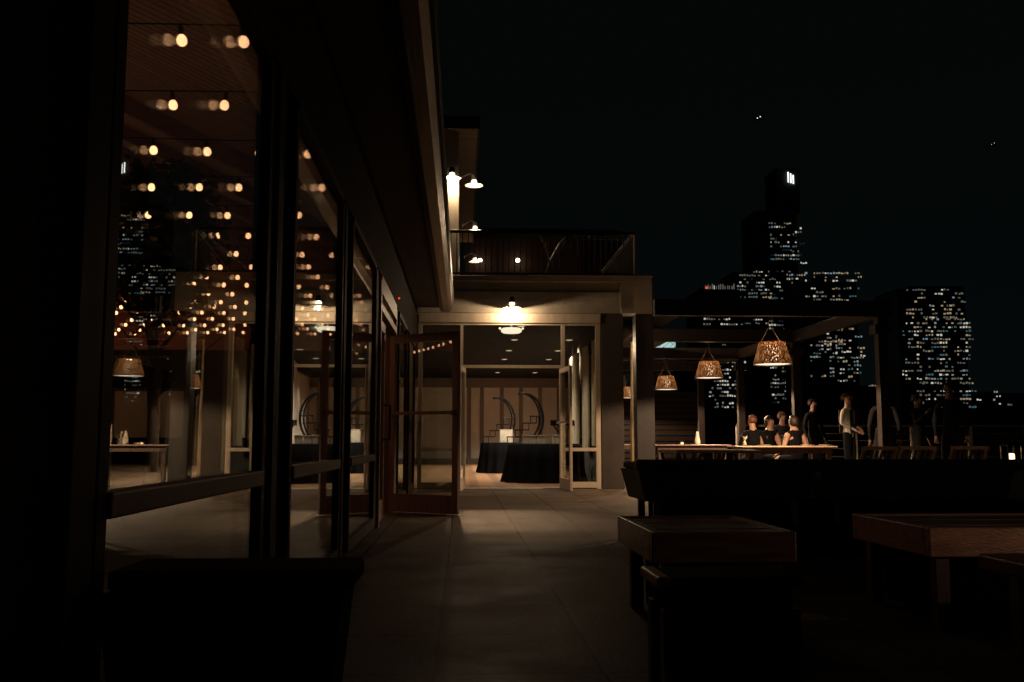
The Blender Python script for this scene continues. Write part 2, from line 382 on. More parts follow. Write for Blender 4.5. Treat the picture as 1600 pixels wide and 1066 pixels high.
# far bays past the door
for a, b in ((12.26, 13.9), (14.6, 16.3)):
    f = MB(); x0, x1 = -.94 - XF, -.80 - XF
    f.box(x0, x1, a - .06, a, .05, WT); f.box(x0, x1, b, b + .06, .05, WT); f.box(x0, x1, a, b, WT, WT + .05); f.box(x0, x1, a, b, .05, .14)
    fo = f.build('window', 'frame', lb)
    g = MB(); g.box(XG - XF, XG - XF + .004, a, b, .14, WT); g.build('pane', 'glass', fo)
lbx('column', 'frame', (-.87, -.84, 13.96, 14.54, 0, WT + .06)); lbx('column', 'frame', (-.87, -.84, 16.36, 16.98, 0, WT + .06))
lbx('sill_wall', 'siding', (-1.02, -.83, 12.2, 16.98, .0, .05))
# eave
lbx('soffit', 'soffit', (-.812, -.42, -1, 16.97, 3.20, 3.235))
# gutter
gm = MB()
prof = [(-.42, 3.20), (-.40, 3.14), (-.34, 3.115), (-.24, 3.115), (-.19, 3.15), (-.17, 3.25), (-.155, 3.27), (-.155, 3.30), (-.42, 3.30)]
rings = []
for i in range(41):
    y = -1 + 17.9 * i / 40
    jog = .006 * math.sin(i * 1.7)
    rings.append([gm.bm.verts.new((x - XF, y, z + jog * .5)) for x, z in prof])
for i in range(40):
    for k in range(len(prof)): gm.bm.faces.new((rings[i][k], rings[i][(k + 1) % len(prof)], rings[i + 1][(k + 1) % len(prof)], rings[i + 1][k]))
gm.bm.faces.new(rings[0]); gm.bm.faces.new(rings[-1][::-1])
gm.build('gutter', 'gutter', lb)
# roof slopes (outer skin = ceiling boards inside)
SL = .49
def roofz(x): return 2.83 + SL * (-.88 - x)
def slope_slab(x0, x1, z0, z1, y0, y1, th, name, mat, par):
    m = MB(); vs = []
    for y in (y0, y1):
        for x, z in ((x0, z0), (x1, z1), (x1, z1 + th), (x0, z0 + th)): vs.append(m.bm.verts.new((x, y, z)))
    for f in ((0, 1, 2, 3), (7, 6, 5, 4), (0, 4, 5, 1), (1, 5, 6, 2), (2, 6, 7, 3), (3, 7, 4, 0)): m.bm.faces.new([vs[i] for i in f])
    return m.build(name, mat, par)
slope_slab(-.875 - XF, -5.5 - XF, roofz(-.875), roofz(-5.5), -1, 18.4, .05, 'ceiling', 'ceiling_boards', lb)
slope_slab(-5.5 - XF, -10.2 - XF, roofz(-5.5), roofz(-.9), -1, 18.4, .05, 'ceiling', 'ceiling_boards', lb)
slope_slab(-.30 - XF, -5.5 - XF, 3.31, roofz(-5.5) + .35, -1.2, 18.5, .06, 'roof', 'siding', lb)
for i, y in enumerate((1.6, 3.2, 8.3, 10.0, 11.7, 13.4, 15.1, 16.8)):
    slope_slab(-.88 - XF, -5.5 - XF, roofz(-.88) - .16, roofz(-5.5) - .16, y, y + .11, .155, 'rafter', 'rafter', lb)
lbx('back_wall', 'siding', (-10.3, -10.15, -1, 18.4, 0, 3.2))
lbx('interior_gable', 'redwall', (-10.1, -1.03, 18.3, 18.4, 2.55, 5.0))
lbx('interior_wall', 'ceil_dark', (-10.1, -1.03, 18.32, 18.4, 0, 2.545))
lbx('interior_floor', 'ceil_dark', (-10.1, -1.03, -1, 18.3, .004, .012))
lbx('near_wall', 'siding', (-10.1, -1.03, -1.1, -.95, 0, 5.0))
# door pair of the hall
dr = MB(); x0, x1 = -.94 - XF, -.80 - XF
dr.box(x0, x1, 9.42, 9.50, 0, WT); dr.box(x0, x1, 11.64, 11.70, 0, WT); dr.box(x0, x1, 9.50, 11.64, 2.13, 2.20)
dr.box(x0, x1, 9.50, 11.64, 2.30, WT + .05)
dfr = dr.build('door_frame', 'redwood', lb)
g = MB(); g.box(XG - XF, XG - XF + .004, 9.5, 11.64, 2.2, 2.3); g.build('pane', 'glass', dfr)
def door_leaf(parent, L=1.0, h=2.10, mat='redwood', st=.10, bar=True, loc=(0, 0, 0), rz=0, th=.045, top=.10, bot=.22):
    """leaf along local +X from its hinge, thickness in Y"""
    m = MB()
    m.rbox(0, st, -th / 2, th / 2, .01, h, r=.004); m.rbox(L - st, L, -th / 2, th / 2, .01, h, r=.004)
    m.box(st, L - st, -th / 2 + .001, th / 2 - .001, .01, bot); m.box(st, L - st, -th / 2 + .001, th / 2 - .001, h - top, h - .001)
    d = m.build('door', mat, parent); d.location = loc; d.rotation_euler = (0, 0, rz)
    g = MB(); g.box(st, L - st, -.003, .003, bot, h - top); g.build('pane', 'glass', d)
    if bar:
        b = MB(); b.rbox(.03, L - .03, -th / 2 - .06, -th / 2 - .03, 1.14, 1.18, r=.005)
        b.box(.04, .08, -th / 2 - .03, -th / 2, 1.13, 1.19); b.box(L - .08, L - .04, -th / 2 - .03, -th / 2, 1.13, 1.19)
        b.build('push_bar', mat, d)
    return d
hinge = at(619, 690, 11.6)
leaf_dir = Vector((.82, -.57))
d1 = door_leaf(lb, 1.0, 2.10, loc=(-.86 - XF, 11.60, 0), rz=math.atan2(-.57, .82), st=.08); d1['label'] = 'red brown glass door leaf standing open over the walkway'
d2 = door_leaf(lb, 1.04, 2.10, loc=(-.87 - XF, 9.52, 0), rz=math.pi / 2, bar=False); d2['label'] = 'closed glass door leaf with a tall square pull handle'
hd = MB(); hd.tube([(.94, -.02, .85), (.94, -.09, .85), (.94, -.09, 1.22), (.94, -.02, 1.22)], .011); hd.build('handle', 'black', d2)
led = MB(); led.ball((0, 0, 0), .012); led.build('indicator_light', 'red_led', lb, loc=(-.80 - XF, 12.0, 2.62))

# furniture seen dimly in the hall: a tree, tables
def indoor_tree():
    r = empty('indoor_tree', (-2.88, 9.1, 0), 'big dark leafy tree standing inside the glazed hall under the string lights', 'tree')
    t = MB(); t.tube([(0, 0, .3), (.03, 0, .9), (-.03, .02, 1.5), (.02, 0, 2.2)], [.07, .055, .045, .03], 8)
    for k in range(9):
        a = k * 2.4; z = 1.2 + .14 * k
        t.tube([(0, 0, z), (.3 * math.cos(a), .3 * math.sin(a), z + .35), (.62 * math.cos(a), .62 * math.sin(a), z + .6)], [.025, .015, .006], 5)
    t.build('trunk', 'bark', r, smooth=True)
    c = MB()
    rr = random.Random(3)
    clumps = []
    for k in range(46):
        u, v = rr.uniform(0, 6.28), rr.uniform(-1, 1)
        q = math.sqrt(1 - v * v); rad = rr.uniform(.5, 1)
        clumps.append(Vector((.40 * q * math.cos(u) * rad, .7 * q * math.sin(u) * rad, 2.75 + .62 * v * rad)))
    for cl in clumps:
        for k in range(120):
            p = cl + Vector((rr.gauss(0, .12), rr.gauss(0, .12), rr.gauss(0, .13)))
            if p.z > roofz(-2.95 + p.x) - .1: continue
            d = Vector((rr.uniform(-1, 1), rr.uniform(-1, 1), rr.uniform(-1, .4))).normalized()
            s = d.orthogonal().normalized() * .035; L = d * rr.uniform(.09, .15)
            a, b, e, f = p, p + L * .5 + s, p + L, p + L * .5 - s
            c.bm.faces.new([c.bm.verts.new(q) for q in (a, b, e, f)])
    c.build('crown', 'leaf', r)
    p = MB(); p.lathe([(.2, 0), (.28, .42), (.25, .42), (.24, .38), (.01, .38)], 16); p.build('pot', 'darkwood', r, smooth=True)
indoor_tree()

# added pale screen standing in for a light patch deep in the hall
r = empty('light_patch_panel', (-5.75, 18.0, 0), 'added pale screen at the dark far end of the glazed hall', 'panel')
q = MB(); q.box(-.62, .62, 0, .03, .9, 1.75); q.build('patch_panel', 'cream', r)
q = MB(); q.box(-.66, -.622, -.01, .04, 0, 1.8); q.box(.622, .66, -.01, .04, 0, 1.8); q.box(-.622, .622, -.01, .04, 1.752, 1.8); q.box(-.02, .02, -.012, -.001, .9, 1.75); q.build('patch_frame', 'darkwood', r)
point('patch_light', (.3, -.8, 1.6), 7, (1, .8, .55), r, .05)  # added light that brightens the stand-in
q = MB(); q.lathe([(.04, 0), (.05, .06), (.02, .1)], 12, (.3, -.8, 1.55)); q.tube([(.3, -.8, 0), (.3, -.8, 1.55)], .012); q.build('patch_lamp', 'black', r)  # added lamp body holding that light

# ------------------------------------------------------------------ string lights in the hall
def string_light(y, k0):
    n = 28
    r = empty('string_light', (-1.0, y, 2.80), '', 'string light', 'strings of globe bulbs under the boarded ceiling')
    cab = MB(); pts = []
    bx = [-.09 - .33 * k for k in range(n)]
    ph = rnd.uniform(0, 6)
    def cz(x): return .045 + .02 * math.sin(x * 1.1 + ph) + .05
    def cyy(x): return .05 * math.sin(x * .7 + ph)
    for k in range(60):
        x = .02 - 9.2 * k / 59; pts.append((x, cyy(x), cz(x)))
    cab.tube(pts, .004, 5); cab.build('cable', 'black', r)
    return r, bx, cz, cyy
me_b = MB(); me_b.lathe([(.006, .0), (.012, -.002), (.014, -.010), (.020, -.016), (.0255, -.030), (.0265, -.040), (.0235, -.052), (.0145, -.062), (.002, -.066)], 12)
bulb0 = me_b.build('bulb', 'bulb', None, smooth=True)
sk = MB(); sk.lathe([(.006, .045), (.013, .04), (.014, -.008), (.012, -.012)], 8)
socket0 = sk.build('socket', 'black', None, smooth=True)
first = True
ordn = ['first', 'second', 'third', 'fourth', 'fifth', 'sixth', 'seventh', 'eighth', 'ninth', 'tenth', 'eleventh', 'twelfth', 'thirteenth', 'fourteenth', 'fifteenth', 'sixteenth', 'seventeenth', 'last']
for i in range(18):
    y = 4.66 + .93 * i if i < 7 else 4.66 + .93 * 6 + .69 * (i - 6)
    r, bx, cz, cyy = string_light(y, i)
    r['label'] = ordn[i] + ' string of warm globe bulbs from the near end of the hall ceiling'
    for x in bx:
        x += rnd.uniform(-.03, .03)
        if i == 0 and False: continue
        b = bulb0 if first else bulb0.copy(); s = socket0 if first else socket0.copy()
        if not first: COL.objects.link(b); COL.objects.link(s)
        first = False
        b.parent = r; b.location = (x, cyy(x), cz(x) - .05)
        b.rotation_euler = (rnd.uniform(-.15, .15), rnd.uniform(-.15, .15), 0)
        s.parent = b; s.location = (0, 0, 0)

# ------------------------------------------------------------------ far facade building
FY = 17.0
def fx(px): return at(px, 690, FY).x
def fz(py): return at(800, py, FY).z
fb = empty('banquet_room_building', (0, FY, 0), 'low stucco building with open glass doors and a roof terrace, closing the walkway', 'building')
def fbx(name, mat, b, bev=0, par=None):
    x0, x1, y0, y1, z0, z1 = b
    return boxobj(name, mat, (x0, x1, y0 - FY, y1 - FY, z0, z1), par or fb, bev)
xl, xr = -.78, fx(937)
xc = fx(975)
ZT = fz(505); ZD = fz(575)
# walls
ZP = fz(432)
fbx('wall', 'stucco', (xl - .2, fx(972), FY, FY + .28, fz(489), fz(456)))
fbx('wall', 'stucco', (xl - .2, fx(972), FY + .05, FY + .28, fz(456) , fz(440)))
fbx('parapet_cap', 'stucco', (xl - .2, fx(1021), FY - .05, FY + .36, fz(440), ZP), .01)
fbx('parapet_cap', 'stucco', (fx(826), fx(1021) + .02, FY - .07, FY + .38, ZP, ZP + .025), .006)
fbx('lintel', 'trim', (xl, xr + .03, FY - .045, FY + .2, ZT, fz(490)), .006)
fbx('column', 'stucco_shaded', (xr + .032, xc, FY - .03, FY + .42, 0, fz(489)), .008)
fbx('beam', 'stucco', (fx(972) + .003, fx(1022), FY - .035, FY + .38, fz(489), fz(440)), .008)
fbx('beam_trim', 'trim', (fx(970), fx(972), FY - .06, FY - .037, fz(482), fz(456)))
fbx('pillar', 'pillar', (fx(996), fx(1024), FY + .02, FY + .34, 0, fz(489) - .003), .008)
# storefront frames
fr = MB()
def fb_(x0, x1, z0, z1, y0=-.02, y1=.06): fr.box(x0, x1, y0, y1, z0, z1)
xa, xb = fx(723), fx(880)
fb_(xl, xl + .07, 0, ZT); fb_(xr - .06, xr + .02, 0, ZT)
fb_(xa - .05, xa, 0, ZT); fb_(xb - .03, xb + .035, 0, ZT, -.025, .065)
fb_(xa, xb - .03, ZD, ZD + .05)
fb_(xl + .07, xa - .05, ZT - .035, ZT); fb_(xa, xb - .03, ZT - .035, ZT); fb_(xb + .035, xr - .06, ZT - .035, ZT)
for a, b in ((xl + .07, xa - .05), (xb + .035, xr - .06)):
    fb_(a, b, .02, .12); fb_(a, b, .66, .72)
ff = fr.build('window_frame', 'trim', fb)
for a, b, z0, z1 in ((xl + .07, xa - .05, .12, .66), (xl + .07, xa - .05, .72, ZT - .035), (xb + .035, xr - .06, .12, .66), (xb + .035, xr - .06, .72, ZT - .035), (xa, xb - .03, ZD + .05, ZT - .035)):
    g = MB(); g.box(a, b, .018, .024, z0, z1); g.build('pane', 'glass', ff)
fbx('threshold', 'trim', (xa, xb, FY - .06, FY + .12, .002, .02), .004)
L_ = (xb - xa) / 2 - .03
dl = door_leaf(fb, L_, ZD - .02, mat='trim', st=.07, loc=(xb - .05, -.04, 0), rz=R(-84), bar=True, top=.08, bot=.2); dl['label'] = 'right glass door leaf folded open, seen edge on'
dl2 = door_leaf(fb, L_, ZD - .02, mat='trim', st=.07, loc=(xa + .03, -.04, 0), rz=R(-96), bar=True, top=.08, bot=.2); dl2['label'] = 'left glass door leaf folded open, seen edge on'
# interior of the room
IY1 = 35.0; CZ = 3.13
fbx('interior_floor', 'woodfloor', (-3.4, 2.62, FY + .12, IY1, .004, .014))
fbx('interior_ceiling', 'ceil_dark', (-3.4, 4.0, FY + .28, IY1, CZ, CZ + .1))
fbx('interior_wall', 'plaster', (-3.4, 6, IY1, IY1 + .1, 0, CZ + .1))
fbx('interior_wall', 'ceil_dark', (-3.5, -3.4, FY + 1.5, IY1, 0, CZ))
fbx('skirting', 'batten', (-3.4, 3.85, IY1 - .05, IY1 - .004, .014, .22))
zb = at(800, 606, IY1).z
fbx('picture_rail', 'batten', (-3.4, 3.85, IY1 - .06, IY1 - .004, zb, CZ))
for px in (733, 753, 784, 814, 844, 873, 903):
    x = at(px, 650, IY1).x
    fbx('wall_batten', 'batten', (x - .07, x + .07, IY1 - .045, IY1 - .004, .22, zb))
# right wall with windows and curtains
fbx('side_wall', 'stucco_shaded', (2.62, 2.74, FY + .43, 22.6, 0, CZ))
fbx('side_wall_boards', 'cream', (2.60, 2.617, FY + .43, 22.5, .9, 2.6))
m = MB(); vs = []
for z in (0, CZ):
    for x, y in ((2.62, 22.6), (2.74, 22.6), (4.0, IY1), (3.88, IY1)): vs.append(m.bm.verts.new((x, y - FY + .002, z)))
for f in ((3, 2, 1, 0), (4, 5, 6, 7), (0, 1, 5, 4), (1, 2, 6, 5), (2, 3, 7, 6), (3, 0, 4, 7)): m.bm.faces.new([vs[i] for i in f])
m.build('angled_wall', 'plaster', fb)
fbx('roof_deck', 'pillar', (-3.5, fx(1021), FY + .39, IY1, CZ + .11, fz(446)))
def curtain(y0, y1, z0, z1, x, label):
    m = MB(); n = int((y1 - y0) / .02); a = []
    for i in range(n + 1):
        y = y0 + (y1 - y0) * i / n; dx = .035 * math.sin(i * .9) + .012 * math.sin(i * 2.3)
        a.append((m.bm.verts.new((x + dx, y, z0)), m.bm.verts.new((x + dx * .8, y, z1)), m.bm.verts.new((x + dx + .01, y, z0)), m.bm.verts.new((x + dx * .8 + .01, y, z1))))
    for i in range(n):
        m.bm.faces.new((a[i][0], a[i + 1][0], a[i + 1][1], a[i][1])); m.bm.faces.new((a[i][2], a[i][3], a[i + 1][3], a[i + 1][2]))
    m.bm.faces.new((a[0][0], a[0][1], a[0][3], a[0][2])); m.bm.faces.new((a[-1][0], a[-1][2], a[-1][3], a[-1][1]))
    c = m.build('curtain', 'curtain', None, smooth=True)
    tag(c, label, 'curtain', 'cream curtains along the side wall of the lit room')
curtain(17.75, 18.35, .75, 2.75, 2.50, 'cream pleated curtain nearest the open glass doors inside the lit room')
curtain(19.1, 19.9, .7, 2.75, 2.50, 'middle cream pleated curtain inside the lit room')
curtain(20.7, 22.3, .7, 2.75, 2.50, 'cream pleated curtain farthest from the doors inside the lit room')
# recessed lights
def disc():
    r = empty('downlight', (0, 0, CZ), '', 'downlight', 'round downlights in the dark ceiling of the lit room')
    m = MB(); m.lathe([(.085, 0), (.085, -.012), (.07, -.015), (.07, 0)], 20); m.build('rim', 'white', r)
    m = MB(); m.lathe([(.069, -.004), (.069, -.012)], 20); m.build('lens', 'lens', r)
    return r
d0 = disc(); k = 0
lab = {0: 'left row', 1: 'right row'}
oo = ['nearest', 'second', 'third', 'fourth', 'fifth', 'farthest']
for col_, xx in ((0, 1.17), (1, 2.42)):
    for j in range(6):
        yy = 19.0 + 2.6 * j
        if col_ == 1 and j < 1: continue
        L = oo[j] + ' round downlight of the ' + lab[col_] + ' in the dark ceiling of the lit room' 
        if k == 0: d0.location = (xx, yy, CZ); d0['label'] = L; q = d0
        else: q = copy_tree(d0, (xx, yy, CZ), label=L)
        k += 1
        l = bpy.data.lights.new('downlight_glow', 'SPOT'); l.energy = 200; l.spot_size = R(115); l.spot_blend = .8; l.color = (1, .86, .68); l.shadow_soft_size = .06
        lo = bpy.data.objects.new('downlight_glow', l); COL.objects.link(lo); lo.location = (0, 0, -.03); lo.parent = q
# chandelier with white pleated body
r = empty('ceiling_lamp', (at(799, 517, 18.4).x, 18.4, CZ), 'white flush ceiling lamp with small knobs glowing behind the transom window', 'lamp')
m = MB(); zz = at(799, 517, 18.4).z - CZ
m.lathe([(.16, zz - .045), (.2, zz - .02), (.2, zz + .03), (.17, zz + .05)], 24); m.build('diffuser', 'lens', r, smooth=True)
m = MB(); m.tube([(0, 0, zz + .07), (0, 0, 0)], .02); m.build('stem', 'white', r)
for s in (-1, 1):
    m = MB(); m.ball((s * .22, 0, zz + .045), .025); m.build('knob', 'lens', r, smooth=True)

# cloth tables
def cloth_table(loc, rad, h, name_label, sx=1.0):
    r = empty('cloth_table', loc, name_label, 'table', 'round tables under floor length black cloths')
    m = MB(); n = 72; rings = []
    for z, q in ((h, .0), (h, .96), (h - .02, 1.0), (h * .6, 1.03), (h * .25, 1.08), (.01, 1.14)):
        ring = []
        for k in range(n):
            a = 2 * math.pi * k / n
            f = (1 - z / h) * .09 * math.sin(a * 13 + 1.3 * math.sin(a * 3))
            rr_ = rad * (q + f) if q > 0 else .001
            ring.append(m.bm.verts.new((rr_ * math.cos(a) * sx, rr_ * math.sin(a), z)))
        rings.append(ring)
    for i in range(len(rings) - 1):
        for k in range(n): m.bm.faces.new((rings[i][k], rings[i][(k + 1) % n], rings[i + 1][(k + 1) % n], rings[i + 1][k]))
    m.build('tablecloth', 'blackcloth', r, smooth=True)
    m = MB(); m.lathe([(rad * .9, h - .04), (rad * .9, h - .015)], 24); m.lathe([(.3, 0.02), (.05, .06), (.04, h - .04)], 12); m.build('table_base', 'black', r)
    return r
ta = at(838, 690, 19.6)
cloth_table((ta.x + .16, 19.6, .014), .74, .77, 'black draped round table just inside the open doors, holding glass boxes')
tb = at(776, 690, 25.5)
cloth_table((tb.x + .2, 25.5, .014), .62, .79, 'black draped round table deeper in the lit room, holding one square frame')
tc_ = at(905, 690, 21.5)
cloth_table((tc_.x - .05, 21.5, .014), .8, .77, 'black draped round table seen through the right door leaf')

def crescent(loc, s, label, flip=1):
    """moon shaped stand: two arcs joined by rungs, with stepped shelves"""
    r = empty('crescent_shelf', loc, label, 'shelf', 'black crescent shaped display shelves')
    def arc(rad, cx, cz, a0, a1, n=22): return [(.78 * flip * (cx + rad * math.cos(R(a0 + (a1 - a0) * i / n))), 0, cz + rad * math.sin(R(a0 + (a1 - a0) * i / n))) for i in range(n + 1)]
    o1 = arc(.62, 0, .62, -75, 105); o2 = arc(.60, -.09, .64, -62, 98)
    m = MB(); m.tube([Vector(p) * s for p in o1], .016 * s * 2.0, 6); m.tube([Vector(p) * s for p in o2], .013 * s * 2.0, 6)
    for i in range(3, 22, 4): m.tube([Vector(o1[i]) * s, Vector(o2[i]) * s], .009 * s * 1.2, 5)
    m.build('crescent_frame', 'black', r, smooth=True)
    for k in range(4):
        x1 = (.58, .60, .56, .48)[3 - k] if k < 4 else .5
        z = .08 + .17 * k; x0 = -.42 + .19 * k
        t = MB(); t.rbox(flip * x0 * s if flip > 0 else flip * (x0 + .36) * s, (x0 + (.36 if k < 3 else .3)) * s if flip > 0 else flip * x0 * s, -.07, .07, z * s * 1.0 + .06, z * s + .085, r=.004)
        for q in (x0 + .02, x0 + .17): t.tube([(flip * q * s, 0, max(0, (z - .17) * s + .07)), (flip * q * s, 0, z * s + .06)], .01, 6)
        t.build('shelf_step', 'black', r)
    return r
cz1 = .79
c1 = at(777, 690, 25.0)
crescent((c1.x + .02, 25.4, .805), .95, 'black crescent display shelf standing on the rear black table')
c2 = at(817, 690, 19.9)
crescent((c2.x + .02, 19.95, .785), .84, 'tall black crescent display shelf on the front black table')
c3 = at(872, 690, 20.4)
# third partly hidden shelf: an upright stand with a slanted brace
r = empty('display_stand', (at(885, 690, 20.9).x, 21.1, .785), 'black angular display stand behind the right door leaf', 'stand')
m = MB(); m.bar((-.33, 0, .45), (.3, 0, .45), .03, .12); m.bar((-.30, 0, .44), (-.05, 0, .12), .03); m.bar((.27, 0, .44), (.27, 0, 0), .03); m.bar((-.05, 0, .14), (-.05, 0, 0), .03)
m.build('stand_frame', 'black', r)
def glassbox(p, w_, h_, lab_, mat='paper'):
    r = empty('lantern_box', p, lab_, 'box', 'pale boxes standing on the black tables')
    m = MB(); m.rbox(-w_ / 2, w_ / 2, -.06, .06, 0, h_, r=.006); m.build('box_body', mat, r)
    m = MB(); m.rbox(-w_ / 2 - .006, w_ / 2 + .006, -.066, .066, h_, h_ + .012, r=.003); m.build('lid', 'white', r)
tz = .786
for px, w_, h_, lb_ in ((820, .10, .16, 'small pale box, leftmost of the row on the front black table'), (832, .16, .155, 'wide pale box, second in the row on the front black table'), (846, .15, .16, 'pale box in the middle of the row on the front black table'), (869, .15, .16, 'pale box beside the door edge on the front black table')):
    p = at(px, 690, 19.25); glassbox((p.x, 19.3, tz), w_, h_, lb_)
p = at(791, 690, 25.1)
r = empty('parchment_frame', (p.x, 25.1, .806), 'square parchment coloured frame leaning on the rear black table', 'frame')
m = MB(); m.rbox(-.15, .15, -.012, .012, 0, .32, r=.004); m.build('parchment', 'paper', r)
m = MB(); m.box(-.17, -.152, -.016, .016, 0, .34); m.box(.152, .17, -.016, .016, 0, .34); m.box(-.152, .152, -.016, .016, .322, .34); m.build('frame_edge', 'trim', r)

# ------------------------------------------------------------------ wall lamps
def wall_lamp(kind='front', power=90, loc=(0, 0, 0), arm=.25, label='', rz=0, s=1.0, arm_up=.02):
    """arm comes out of the wall along local -Y; the lamp hangs at the origin"""
    r = empty('wall_lamp', loc, label, 'wall lamp', 'gooseneck barn lamps on the walls', rz=rz)
    m = MB(); m.lathe([(.012, .22), (.05, .21), (.062, .17), (.062, .09)], 20); m.build('cap', 'black' if kind == 'front' else 'white', r, smooth=True)
    m = MB(); m.lathe([(.05, .088), (.056, .05), (.056, -.005), (.045, -.025), (.02, -.032)], 20); m.build('glass_jar', 'jar', r, smooth=True)
    m = MB()
    m.lathe([(.063, .03), (.08, .022), (.14, -.002), (.205, -.028), (.214, -.03), (.205, -.036), (.14, -.012), (.08, .010), (.063, .018)], 32); m.build('shade', 'white', r, smooth=True)
    for z in (.075, .055):
        m = MB(); m.lathe([(.058, z), (.085, z - .006), (.085, z - .010), (.058, z - .006)], 24); m.build('vent_ring', 'white', r, smooth=True)
    m = MB(); m.tube([(0, arm, .12), (0, arm * .6, .2), (0, arm * .3, .24), (0, 0, .22)], .012); m.lathe([(.05, -.01), (.05, .01)], 16, (0, 0, 0))
    bm2 = m.bm; vs = [v for v in bm2.verts if abs(v.co.z) <= .0101]
    bmesh.ops.rotate(bm2, verts=vs, cent=(0, 0, 0), matrix=Matrix.Rotation(math.pi / 2, 3, 'X')); bmesh.ops.translate(bm2, verts=vs, vec=(0, arm, .12))
    m.build('arm', 'black' if kind == 'front' else 'white', r, smooth=True)
    point('lamp_glow', (0, 0, -.075), power, (1, .70, .43), r, .015)
    return r
p = at(800, 479, 16.7)
la = wall_lamp('front', 45, (p.x, 16.72, p.z), .33, 'glowing barn lamp over the open glass doors of the low stucco building'); la.scale = (.8, .8, .8)
r = empty('assumed_sconce', (2.86, 17.9, 2.75), 'assumed small cylinder sconce added on the side wall, hidden behind the stucco column', 'wall lamp')  # assumed unseen lamp, added to light the pale post and the floor streak
q = MB(); q.lathe([(.05, -.11), (.055, -.10), (.055, .12), (.03, .14)], 16); q.build('assumed_sconce_body', 'black', r, smooth=True)
q = MB(); q.tube([(-.115, 0, 0), (-.05, 0, 0)], .03); q.build('assumed_sconce_mount', 'black', r)
q = MB(); q.lathe([(.045, -.118), (.045, -.111)], 16); q.build('lens', 'lens', r)
point('assumed_sconce_glow', (0, 0, -.14), 50, (1, .74, .45), r, .015)  # light of the assumed lamp behind the column
p = at(1013, 524, 21.5)
wall_lamp('front', 120, (4.02, 21.5, p.z), .27, 'barn lamp half hidden by the dark pillar beside the pergola')
TY = 21.0
p = at(706, 276, 20.7); lt = wall_lamp('front', 45, (p.x, 20.72, p.z), .27, 'barn lamp on the cream pilaster of the upper tower')
l = bpy.data.lights.new('pool_spot', 'SPOT'); l.energy = 2700; l.color = (1, .63, .35); l.shadow_soft_size = .14; l.spot_size = R(12.5); l.spot_blend = 1  # added spot, aimed down to make the pool of light on the walkway
lo = bpy.data.objects.new('pool_spot', l); COL.objects.link(lo); lo.parent = lt; lo.location = (0, 0, -.075)
lo.rotation_euler = (Vector((.45, 10.6, 0)) - Vector((p.x, 20.72, p.z - .075))).to_track_quat('-Z', 'Y').to_euler()
zl = at(741, 288, 21.3).z
for yy, L, pw in ((21.3, 'nearest white barn lamp projecting sideways from the upper tower wall', 28), (26.0, 'white barn lamp at the terrace railing top, second along the tower wall', 8), (30.6, 'farthest white barn lamp behind the terrace railing, low on the tower wall', 8)):
    wall_lamp('side', pw, (at(741, 288, yy).x if yy < 22 else .30 * yy / 24, yy, zl), .34, L, rz=R(90))

# ------------------------------------------------------------------ upper tower
tw = empty('upper_tower', (-1.5, TY, fz(446)), 'tall cream upper storey with a brown boarded soffit rising behind the terrace railing', 'building')
def twx(name, mat, b, bev=0):
    z0 = fz(446)
    return boxobj(name, mat, (b[0] + 1.5, b[1] + 1.5, b[2] - TY, b[3] - TY, b[4] - z0, b[5] - z0), tw, bev)
xw = at(717, 300, TY).x
zs = at(800, 208, TY).z
twx('wall', 'cream', (-3, xw - .35, TY + .12, 33, fz(446), zs))
twx('wall', 'cream', (xw - .35, xw - .02, TY + .12, 33, fz(446), zs))
twx('pilaster', 'cream', (-.5, xw, TY - .02, TY + .118, fz(446), zs - .002), .008)
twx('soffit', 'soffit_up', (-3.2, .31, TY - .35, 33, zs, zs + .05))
twx('fascia', 'roof_edge', (-3.3, .33, TY - .42, TY - .352, zs - .05, zs + .24), .006)
twx('fascia', 'pillar', (.312, .36, TY - .35, 33, zs - .05, zs + .24))
twx('roof', 'pillar', (-3.3, .312, TY - .352, 33, zs + .052, zs + .22))
# back building with two bulbs
bbY = 33.5
bb = empty('rear_building', (3, bbY, 0), 'dark red brown building with a low roof behind the roof terrace', 'building')
boxobj('wall', 'maroon', (-2.9, 1.2, 0, 3, 3.4, at(800, 372, bbY).z), bb)
boxobj('wall', 'siding', (1.202, 2.7, .2, 3, 3.4, at(800, 372, bbY).z), bb)
m = MB(); za = at(800, 372, bbY).z; vs = [m.bm.verts.new(v) for v in ((-3.2, -.5, za - .1), (2.9, -.5, za - .1), (2.9, 3, za + .9), (-3.2, 3, za + .9), (-3.2, -.5, za + .03), (2.9, -.5, za + .03), (2.9, 3, za + 1.03), (-3.2, 3, za + 1.03))]
for f in ((3, 2, 1, 0), (4, 5, 6, 7), (0, 1, 5, 4), (1, 2, 6, 5), (2, 3, 7, 6), (3, 0, 4, 7)): m.bm.faces.new([vs[i] for i in f])
m.build('roof', 'pillar', bb)
for px, L in ((750, 'bare round bulb close to the farthest tower lamp'), (809, 'bare round bulb glowing alone on the dark red wall')):
    p = at(px, 407, bbY - .2)
    r = empty('bulb_lamp', p, L, 'lamp', 'bare bulbs behind the terrace railing')
    m = MB(); m.ball((0, 0, 0), .075); m.build('bulb', 'jar', r, smooth=True)
    m = MB(); m.tube([(0, .05, 0), (0, .2, 0)], .04); m.build('socket', 'black', r)
    point('bulb_glow', (0, -.12, 0), 1.5, (1, .6, .3), r, .05)

